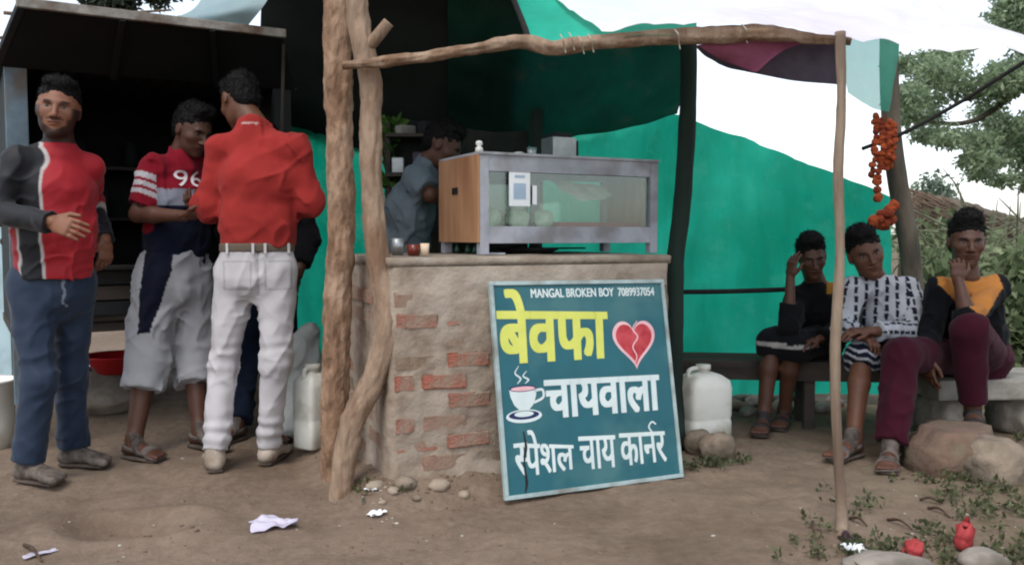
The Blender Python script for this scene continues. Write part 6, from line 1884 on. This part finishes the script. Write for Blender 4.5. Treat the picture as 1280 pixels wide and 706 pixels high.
GREENS = [lin(104, 124, 98), lin(142, 162, 126), lin(178, 192, 158)]  # greens lightened to put the trees' haze into the leaf colour
def tree(label, base, limbs, clumps, lw, ll, cols, seed, trunk_r=0.14, dens=900, name='tree'):
    root = empty(name, tuple(base)); tag(root, label, 'tree', 'trees around the stall')
    b = np.asarray(base, float)
    top = limbs[0][0]
    V, F = tube_np([b, b + (top - b) * 0.5 + [0.1, 0, 0], top], [trunk_r * 1.2, trunk_r, trunk_r * 0.8], 30, 14, 0.02, 8, seed)
    link('trunk', mesh_np('trunk', V - b, F), M_GREYPOST, root)
    for k, l in enumerate(limbs):
        V, F = tube_np(l, np.linspace(trunk_r * 0.36, 0.008, len(l)), 24, 8, 0.006, 10, seed + k)
        link('limb', mesh_np('limb', V - b, F), M_GREYPOST, root)
    leaves('crown', [c for c, r in clumps], [r for c, r in clumps], [int(dens * r[0] * r[2] * 4) for c, r in clumps], lw, ll, cols, root, b, 0.6, seed)
    return root

Yt = 8.0
fk = P(1430, 60, 8.6)
tclumps = []
g_ = np.random.default_rng(5)
for (x, y, rx, ry) in ((1290, 40, 60, 40), (1220, 92, 48, 26), (1160, 84, 36, 22), (1270, 110, 46, 34), (1180, 138, 46, 22), (1140, 120, 30, 26), (1240, 150, 46, 24), (1290, 165, 40, 34), (1210, 178, 40, 18), (1250, 196, 44, 20), (1300, 215, 36, 24), (1160, 172, 30, 14), (1232, 222, 30, 12), (1340, 110, 60, 60), (1380, 30, 70, 60), (1260, 5, 40, 24), (1120, 90, 26, 18), (1195, 62, 40, 14)):
    s = Yt / F_PX
    for q in range(3):
        xx, yy = x + g_.normal(0, rx * 0.45), y + g_.normal(0, ry * 0.4)
        tclumps.append((P(xx, yy, Yt + g_.normal(0, 0.5)), np.array([rx * s * 0.62, rx * s * 0.62, ry * s * 0.75])))
tree('feathery green tree hanging over the hut behind the seated boys', (P(1430, 420, 8.6) * [1, 1, 0]) + [0, 0, -0.1],
     [[fk, P(1380, 60, 8.4), P(1290, 100, 8.1), P(1200, 128, 8.0)], [fk, P(1370, 120, 8.4), P(1300, 170, 8.1), P(1240, 200, 8.0)], [fk, P(1390, 10, 8.4), P(1300, 30, 8.1), P(1200, 70, 8.0)], [P(1290, 100, 8.1), P(1220, 150, 8.0), P(1160, 150, 7.9), P(1130, 120, 7.9)]],
     tclumps, 0.024, 0.058, GREENS, 3, 0.09, 5600)
far = P(1165, 300, 24)
tree('small hazy far tree beyond the thatched hut', [far[0], far[1], 0], [[P(1165, 262, 24), P(1158, 240, 24)], [P(1165, 262, 24), P(1176, 236, 24)]],
     [(P(x, y, 24), np.array([0.42, 0.42, 0.36])) for x, y in ((1150, 240), (1165, 228), (1180, 238), (1160, 252), (1178, 252), (1146, 256))], 0.09, 0.16, [lin(104, 122, 104), lin(134, 150, 130)], 4, 0.1, 260)  # haze is put into these pale leaf colours
lt = P(140, 300, 9.0)
tree('dark tree top showing above the kiosk flap', [lt[0], lt[1], 0], [[P(140, 60, 9), P(135, 10, 9), P(128, -20, 9)], [P(140, 60, 9), P(150, 12, 9), P(158, -15, 9)]],
     [(P(x, y, 9), np.array([0.14, 0.14, 0.16])) for x, y in ((122, 4), (130, -6), (142, 6), (150, -4), (158, 6), (136, 14), (200, -8), (186, -14), (220, -20), (110, -14))], 0.04, 0.09, [lin(44, 52, 42), lin(70, 80, 62)], 6, 0.06, 2600)

# thatched hut behind the boys
hut = empty('thatched_hut', tuple(P(1230, 400, 9.3) * [1, 1, 0])); tag(hut, 'low grey thatched hut behind the seated boys', 'hut')
hb = np.array(hut.location)
M_THATCH = mat('grey_thatch', lin(120, 108, 92), lin(78, 70, 60), 10, 0.95, 0.8, 40, stretch=(1, 1, 4))
ro = sheet('roof', [[P(1132, 238, 10.2), P(1190, 246, 10.0), P(1250, 264, 9.8), P(1330, 290, 9.6)], [P(1128, 262, 9.4), P(1186, 270, 9.2), P(1246, 290, 9.0), P(1326, 318, 8.8)], [P(1126, 284, 8.9), P(1184, 292, 8.7), P(1242, 312, 8.5), P(1322, 342, 8.3)]], M_THATCH, 50, 24, 0.06, 5, 83)
ro.parent = hut; ro.location = Vector(ro.location) - Vector(hb)
Vs, Fs, nv = [], [], 0
for k in range(420):
    x = g_.uniform(1128, 1310); t = g_.random()
    y0 = 240 + (x - 1130) * 0.26 + t * 30
    Yy = 10.0 - t * 1.1
    a = P(x, y0, Yy) + [0, -0.05, 0.05]; b_ = a + np.array([g_.normal(0, 0.12), -0.35, -0.20 + g_.normal(0, 0.05)])
    V, F = tube_np([a, (a + b_) / 2, b_], [0.012, 0.012, 0.008], 3, 4)
    Vs.append(V); Fs += [tuple(i + nv for i in f) for f in F]; nv += len(V)
tag(link('thatch_straw', mesh_np('thatch_straw', np.vstack(Vs) - hb, Fs, False), M_STICK, hut), kind='stuff')
for k in range(26):
    x = 1130 + 8 * k
    a = P(x, 286 + (x - 1130) * 0.26, 8.95 - 0.02 * k); a0 = np.array([a[0] + g_.normal(0, 0.03), a[1], 0.0])
    V, F = tube_np([a0, (a0 + a) / 2 + g_.normal(0, 0.01, 3), a], [0.035, 0.03, 0.028], 6, 6)
    link('wall_pole', mesh_np('wall_pole', V - hb, F), M_STICK if k % 3 else M_GREYPOST, hut)
# brush heap in front of it
Vs, Fs, nv = [], [], 0
M_PALESTICK = mat('pale_brush', lin(118, 120, 98), lin(90, 94, 74), 10, 0.95)
hp = P(1175, 300, 6.6)
for k in range(90):
    a = P(g_.uniform(1146, 1300), g_.uniform(275, 360), g_.uniform(6.2, 7.2)); dr = g_.normal(size=3) * [1, 0.6, 0.8]; dr /= np.linalg.norm(dr)
    b_ = a + dr * g_.uniform(0.2, 0.55)
    V, F = tube_np([a, (a + b_) / 2 + g_.normal(0, 0.02, 3), b_], [0.008, 0.007, 0.003], 4, 5)
    Vs.append(V); Fs += [tuple(i + nv for i in f) for f in F]; nv += len(V)
tag(link('brush_heap', mesh_np('brush_heap', np.vstack(Vs) - hp, Fs, False), M_PALESTICK, None, tuple(hp)), 'heap of pale cut brushwood behind the seated boys', 'brushwood', kind='stuff')

def bush(label, pts, Y, r, n, lw, ll, cols, seed, group='bushes behind the seated boys', name='bush'):
    p0 = P(pts[0][0], 460, Y); root = empty(name, (p0[0], p0[1], 0)); tag(root, label, 'bush', group)
    b = np.array([p0[0], p0[1], 0])
    for k, (x, y) in enumerate(pts):
        V, F = tube_np([b + [0.03 * k, 0, 0], (b + P(x, y, Y)) / 2 + [0.02, 0, 0], P(x, y, Y)], [0.012, 0.009, 0.004], 10, 6)
        link('stem', mesh_np('stem', V - b, F), M_GREYPOST, root)
    leaves('foliage', [P(x, y, Y) for x, y in pts], [np.array([r, r, r])] * len(pts), [n] * len(pts), lw, ll, cols, root, b, 0.1, seed)
BG = [lin(82, 98, 66), lin(118, 134, 94), lin(160, 170, 132)]
bush('bright green leafy bush beside the orange topped boy', [(1268, 350), (1285, 330), (1262, 385), (1290, 390), (1300, 360), (1275, 412), (1310, 420), (1262, 430), (1290, 440)], 5.0, 0.14, 130, 0.05, 0.09, BG, 11)
bush('sparse green bush between the curved post and the hut', [(1160, 330), (1180, 345), (1168, 370), (1190, 380), (1165, 400), (1215, 330), (1235, 345)], 5.6, 0.15, 90, 0.04, 0.08, BG, 12)
bush('tall green bush growing behind the brushwood', [(1150, 300), (1200, 300), (1240, 320), (1280, 310), (1180, 330), (1230, 350), (1300, 340), (1270, 370)], 7.4, 0.28, 160, 0.05, 0.1, BG, 13)
bush('strip of bright leaves showing beside the vendor', [(482, 190), (486, 230), (484, 270), (488, 160)], 4.85, 0.05, 60, 0.04, 0.07, [lin(70, 110, 40), lin(110, 150, 60)], 14, 'leaves seen inside the stall')

# ---------------------------------------------------------------- weeds, gravel, litter
def ground_pts(regs, seed):
    g = np.random.default_rng(seed); out = []
    for (x, y, rx, ry, n) in regs:
        for _ in range(n):
            q = G(x + g.normal(0, rx), min(max(y + g.normal(0, ry), 480), 900)); out.append((q[0], q[1], float(gh(q[0], q[1]))))
    return np.array(out)
W = ground_pts([(1185, 610, 34, 16, 26), (1150, 565, 16, 14, 22), (1245, 640, 34, 24, 30), (1100, 690, 36, 14, 16), (1180, 685, 40, 14, 18), (1270, 600, 16, 40, 40), (900, 578, 18, 4, 24), (868, 584, 8, 4, 8), (1060, 640, 40, 18, 8), (1010, 690, 40, 14, 8), (1275, 690, 20, 12, 16), (500, 628, 40, 8, 4)], 3)
cen = [w + [0, 0, 0.018] for w in W]
lv = leaves('ground_weeds', cen, [np.array([0.035, 0.035, 0.020])] * len(cen), [11] * len(cen), 0.013, 0.026, [lin(66, 74, 48), lin(92, 98, 66), lin(122, 126, 92)], None, (0, 0, 0), -0.5, 21)
tag(lv, 'low green weeds creeping over the dirt on the verge', 'weeds', kind='stuff')
def gravel(name, regs, smin, smax, m, seed, label):
    pts = ground_pts(regs, seed); g = np.random.default_rng(seed)
    bm = bmesh.new(); bmesh.ops.create_icosphere(bm, subdivisions=1, radius=1); V0 = np.array([v.co[:] for v in bm.verts]); F0 = np.array([[v.index for v in f.verts] for f in bm.faces]); bm.free()
    Vs, Fs = [], []
    for k, p in enumerate(pts):
        s = g.uniform(smin, smax) * (0.4 + g.random())
        Vs.append(V0 * (1 + 0.3 * g.normal(size=(len(V0), 1))) * np.array([s * g.uniform(0.8, 1.6), s, s * 0.6]) + p); Fs.append(F0 + k * len(V0))
    o = link(name, mesh_np(name, np.vstack(Vs), np.vstack(Fs), False), m); tag(o, label, 'gravel', kind='stuff')
gravel('gravel', [(520, 618, 60, 10, 260), (640, 660, 260, 40, 120), (1180, 640, 70, 40, 260), (200, 640, 140, 40, 120), (700, 690, 300, 14, 50), (160, 520, 50, 24, 90), (950, 560, 60, 20, 50)], 0.003, 0.008, mat('dirt_crumbs', lin(126, 108, 92), lin(94, 78, 66), 12, 0.95), 5, 'small tan pebbles and crumbs scattered over the dirt')
gravel('pale_grit', [(470, 630, 20, 12, 26), (640, 670, 260, 30, 16), (1180, 660, 70, 30, 40), (150, 640, 90, 40, 8), (230, 520, 40, 30, 10)], 0.002, 0.006, mat('pale_grit', lin(184, 178, 166), lin(150, 144, 134), 9, 0.9), 6, 'pale chips and paper crumbs scattered over the dirt')
M_TWIG = mat('twig', lin(96, 78, 62), lin(66, 52, 42), 12, 0.95)
twl = ('dry twig lying below the scraped pit', 'bent dry twig by the red plastic bottle', 'dry twig at the foot of the thin pole', 'thin dry twig among the verge weeds', 'dark twig near the reddish boulder', 'long pale stalk leaning in the weeds')
for k, (x0, y0, x1, y1) in enumerate(((30, 678, 52, 700), (1160, 640, 1188, 650), (1062, 654, 1084, 662), (1110, 652, 1140, 668), (1150, 628, 1176, 634), (1016, 660, 1024, 704))):
    a, b_ = G(x0, y0), G(x1, y1)
    for q in (a, b_): q[2] = float(gh(q[0], q[1])) + 0.006
    m_ = (a + b_) / 2 + [0.0, 0, 0.015]
    tag(tube('twig', [a, m_, b_], [0.006, 0.005, 0.003], M_TWIG, None, 12, 6, 0.001, 30, k, base=a), twl[k], 'twig')

def crumple(name, px, py, w, d, hh, m, label, cat, seed, rz=0):
    g = hitg(px, py); z = g[2]
    n = 22
    u = np.linspace(-0.5, 0.5, n); A, B = np.meshgrid(u, u, indexing='ij')
    q = np.stack([A.ravel() * 4, B.ravel() * 4, np.full(n * n, seed * 1.7)], 1)
    edge = 0.75 + 0.5 * fbm(q * 0.7 + 5, seed, 2)
    z_ = hh * np.abs(fbm(q * 0.6, seed, 2) - 0.45) * 1.6 + 0.004
    V = np.stack([A.ravel() * w * edge, B.ravel() * d * edge, z_], 1)
    i = np.arange(n - 1)[:, None] * n + np.arange(n - 1)[None, :]
    F = np.stack([i, i + n, i + n + 1, i + 1], -1).reshape(-1, 4)
    o = link(name, mesh_np(name, V, F, False), m, None, (g[0], g[1], z)); o.rotation_euler = (0, 0, rz)
    tag(o, label, cat)
M_LILACP = mat('lilac_paper', lin(196, 190, 204), lin(170, 164, 182), 8, 0.6)
crumple('paper_scrap', 341, 658, 0.15, 0.10, 0.05, M_LILACP, 'crumpled pale lilac paper lying alone on the dirt', 'paper', 3, 0.4)
crumple('paper_scrap', 471, 645, 0.07, 0.04, 0.03, M_PAPER, 'white paper scrap below the crooked pale trunk', 'paper', 5, 0.8)
crumple('paper_scrap', 463, 613, 0.05, 0.035, 0.02, M_PAPER, 'small white paper scrap beside the trunk foot', 'paper', 6, 0.1)
crumple('paper_scrap', 320, 466, 0.04, 0.03, 0.02, M_PAPER, 'small white scrap on the ground behind the red shirt man', 'paper', 7, 0.1)
crumple('paper_scrap', 50, 694, 0.10, 0.03, 0.02, M_LILACP, 'pale scrap of plastic beside the scraped pit', 'plastic scrap', 8, 0.9)
M_REDP = mat('red_plastic_litter', lin(168, 62, 62), lin(140, 46, 48), 14, 0.7, 0.4, 60)
def bottle(px, py, h, r, label, tilt, rz):
    g = hitg(px, py); z = g[2]
    root = empty('plastic_bottle', (g[0], g[1], z + r * 0.3)); root.rotation_euler = (tilt, 0, rz); tag(root, label, 'bottle', 'red plastic litter')
    mb = MB(); mb.lathe((0, 0, 0), [(0.001, 0), (r * 0.85, 0), (r, h * 0.06), (r, h * 0.34), (r * 0.86, h * 0.42), (r, h * 0.5), (r, h * 0.72), (r * 0.62, h * 0.9), (r * 0.5, h)], 22)
    for v in mb.bm.verts: v.co *= 1 + 0.16 * (math.sin(v.co.x * 190 + 3) * math.sin(v.co.z * 130 + rz) + 0.5 * math.sin(v.co.y * 260))
    mb.build('body', M_REDP, root, None, True)
    mb = MB(); mb.lathe((0, 0, h * 0.93), [(r * 0.5, 0), (r * 0.52, h * 0.09), (0.001, h * 0.1)], 14); mb.build('cap', M_REDP, root, None, True)
bottle(1203, 688, 0.085, 0.027, 'upright crushed red plastic bottle on the verge', 0.12, 0.3)
bottle(1138, 700, 0.06, 0.028, 'red plastic bottle half hidden behind the flat grey stone', 0.3, 1.0)
crumple('litter_wrapper', 1066, 690, 0.07, 0.06, 0.05, M_PAPER, 'white wrapper beside the foot of the thin pale pole', 'wrapper', 11, 0.2)
crumple('litter_wrapper', 1061, 676, 0.06, 0.05, 0.06, mat('dark_wrapper', lin(58, 36, 44), lin(30, 24, 28), 10, 0.6), 'dark wrapper behind the white one at the thin pole', 'wrapper', 12, 0.2)

# ---------------------------------------------------------------- marigold garlands on the curved post
M_MARI = [mat('marigold_a', lin(170, 78, 34), lin(130, 52, 24), 40, 0.8, 0.6, 120), mat('marigold_b', lin(140, 58, 28), lin(104, 38, 20), 40, 0.8, 0.6, 120)]
def flower_mesh(seed):
    bm = bmesh.new(); bmesh.ops.create_icosphere(bm, subdivisions=2, radius=1.0)
    rr = random.Random(seed)
    for v in bm.verts: v.co *= 1 + rr.uniform(-0.22, 0.22); v.co.z *= 0.72
    me = bpy.data.meshes.new('flower'); bm.to_mesh(me); bm.free(); return me
fm = []
for k in range(4):
    me = flower_mesh(k); me.materials.append(M_MARI[k % 2]); fm.append(me)
def garland(label, pts, r, n):
    c = catmull(pts, n); root = empty('marigold_garland', tuple(c[0])); tag(root, label, 'garland', 'marigold garlands on the curved post')
    V, F = tube_np(pts, [0.004] * len(pts), 30, 5); link('thread', mesh_np('thread', V - c[0], F), M_STRING, root)
    for k in range(n):
        o = link('flower', random.choice(fm), None, root); o.location = tuple(c[k] - c[0] + rng.normal(0, 0.004, 3)); s = r * random.uniform(0.85, 1.15); o.scale = (s, s, s); o.rotation_euler = (random.random() * 3, random.random() * 3, random.random() * 3)
Yg = 4.76
for k, dx in enumerate((-11, -3, 5, 11)):
    garland(('long marigold garland wound at the edge of the curved post', 'marigold garland hanging second from the edge of the post', 'marigold garland hanging down the middle of the post', 'short marigold garland on the inner side of the post')[k],
            [P(1106 + dx, 146 + 3 * k, Yg - 0.01 * k), P(1105 + dx, 182, Yg - 0.03), P(1102 + dx, 218 - 4 * k, Yg)], 0.021, 12)
garland('loose single marigold strand dangling below the others', [P(1097, 222, Yg), P(1097, 232, Yg), P(1097, 246, Yg)], 0.026, 4)
garland('clump of marigolds tied low on the curved post', [P(1116, 258, Yg), P(1104, 268, Yg - 0.02), P(1092, 276, Yg - 0.03), P(1102, 282, Yg), P(1112, 274, Yg)], 0.032, 12)
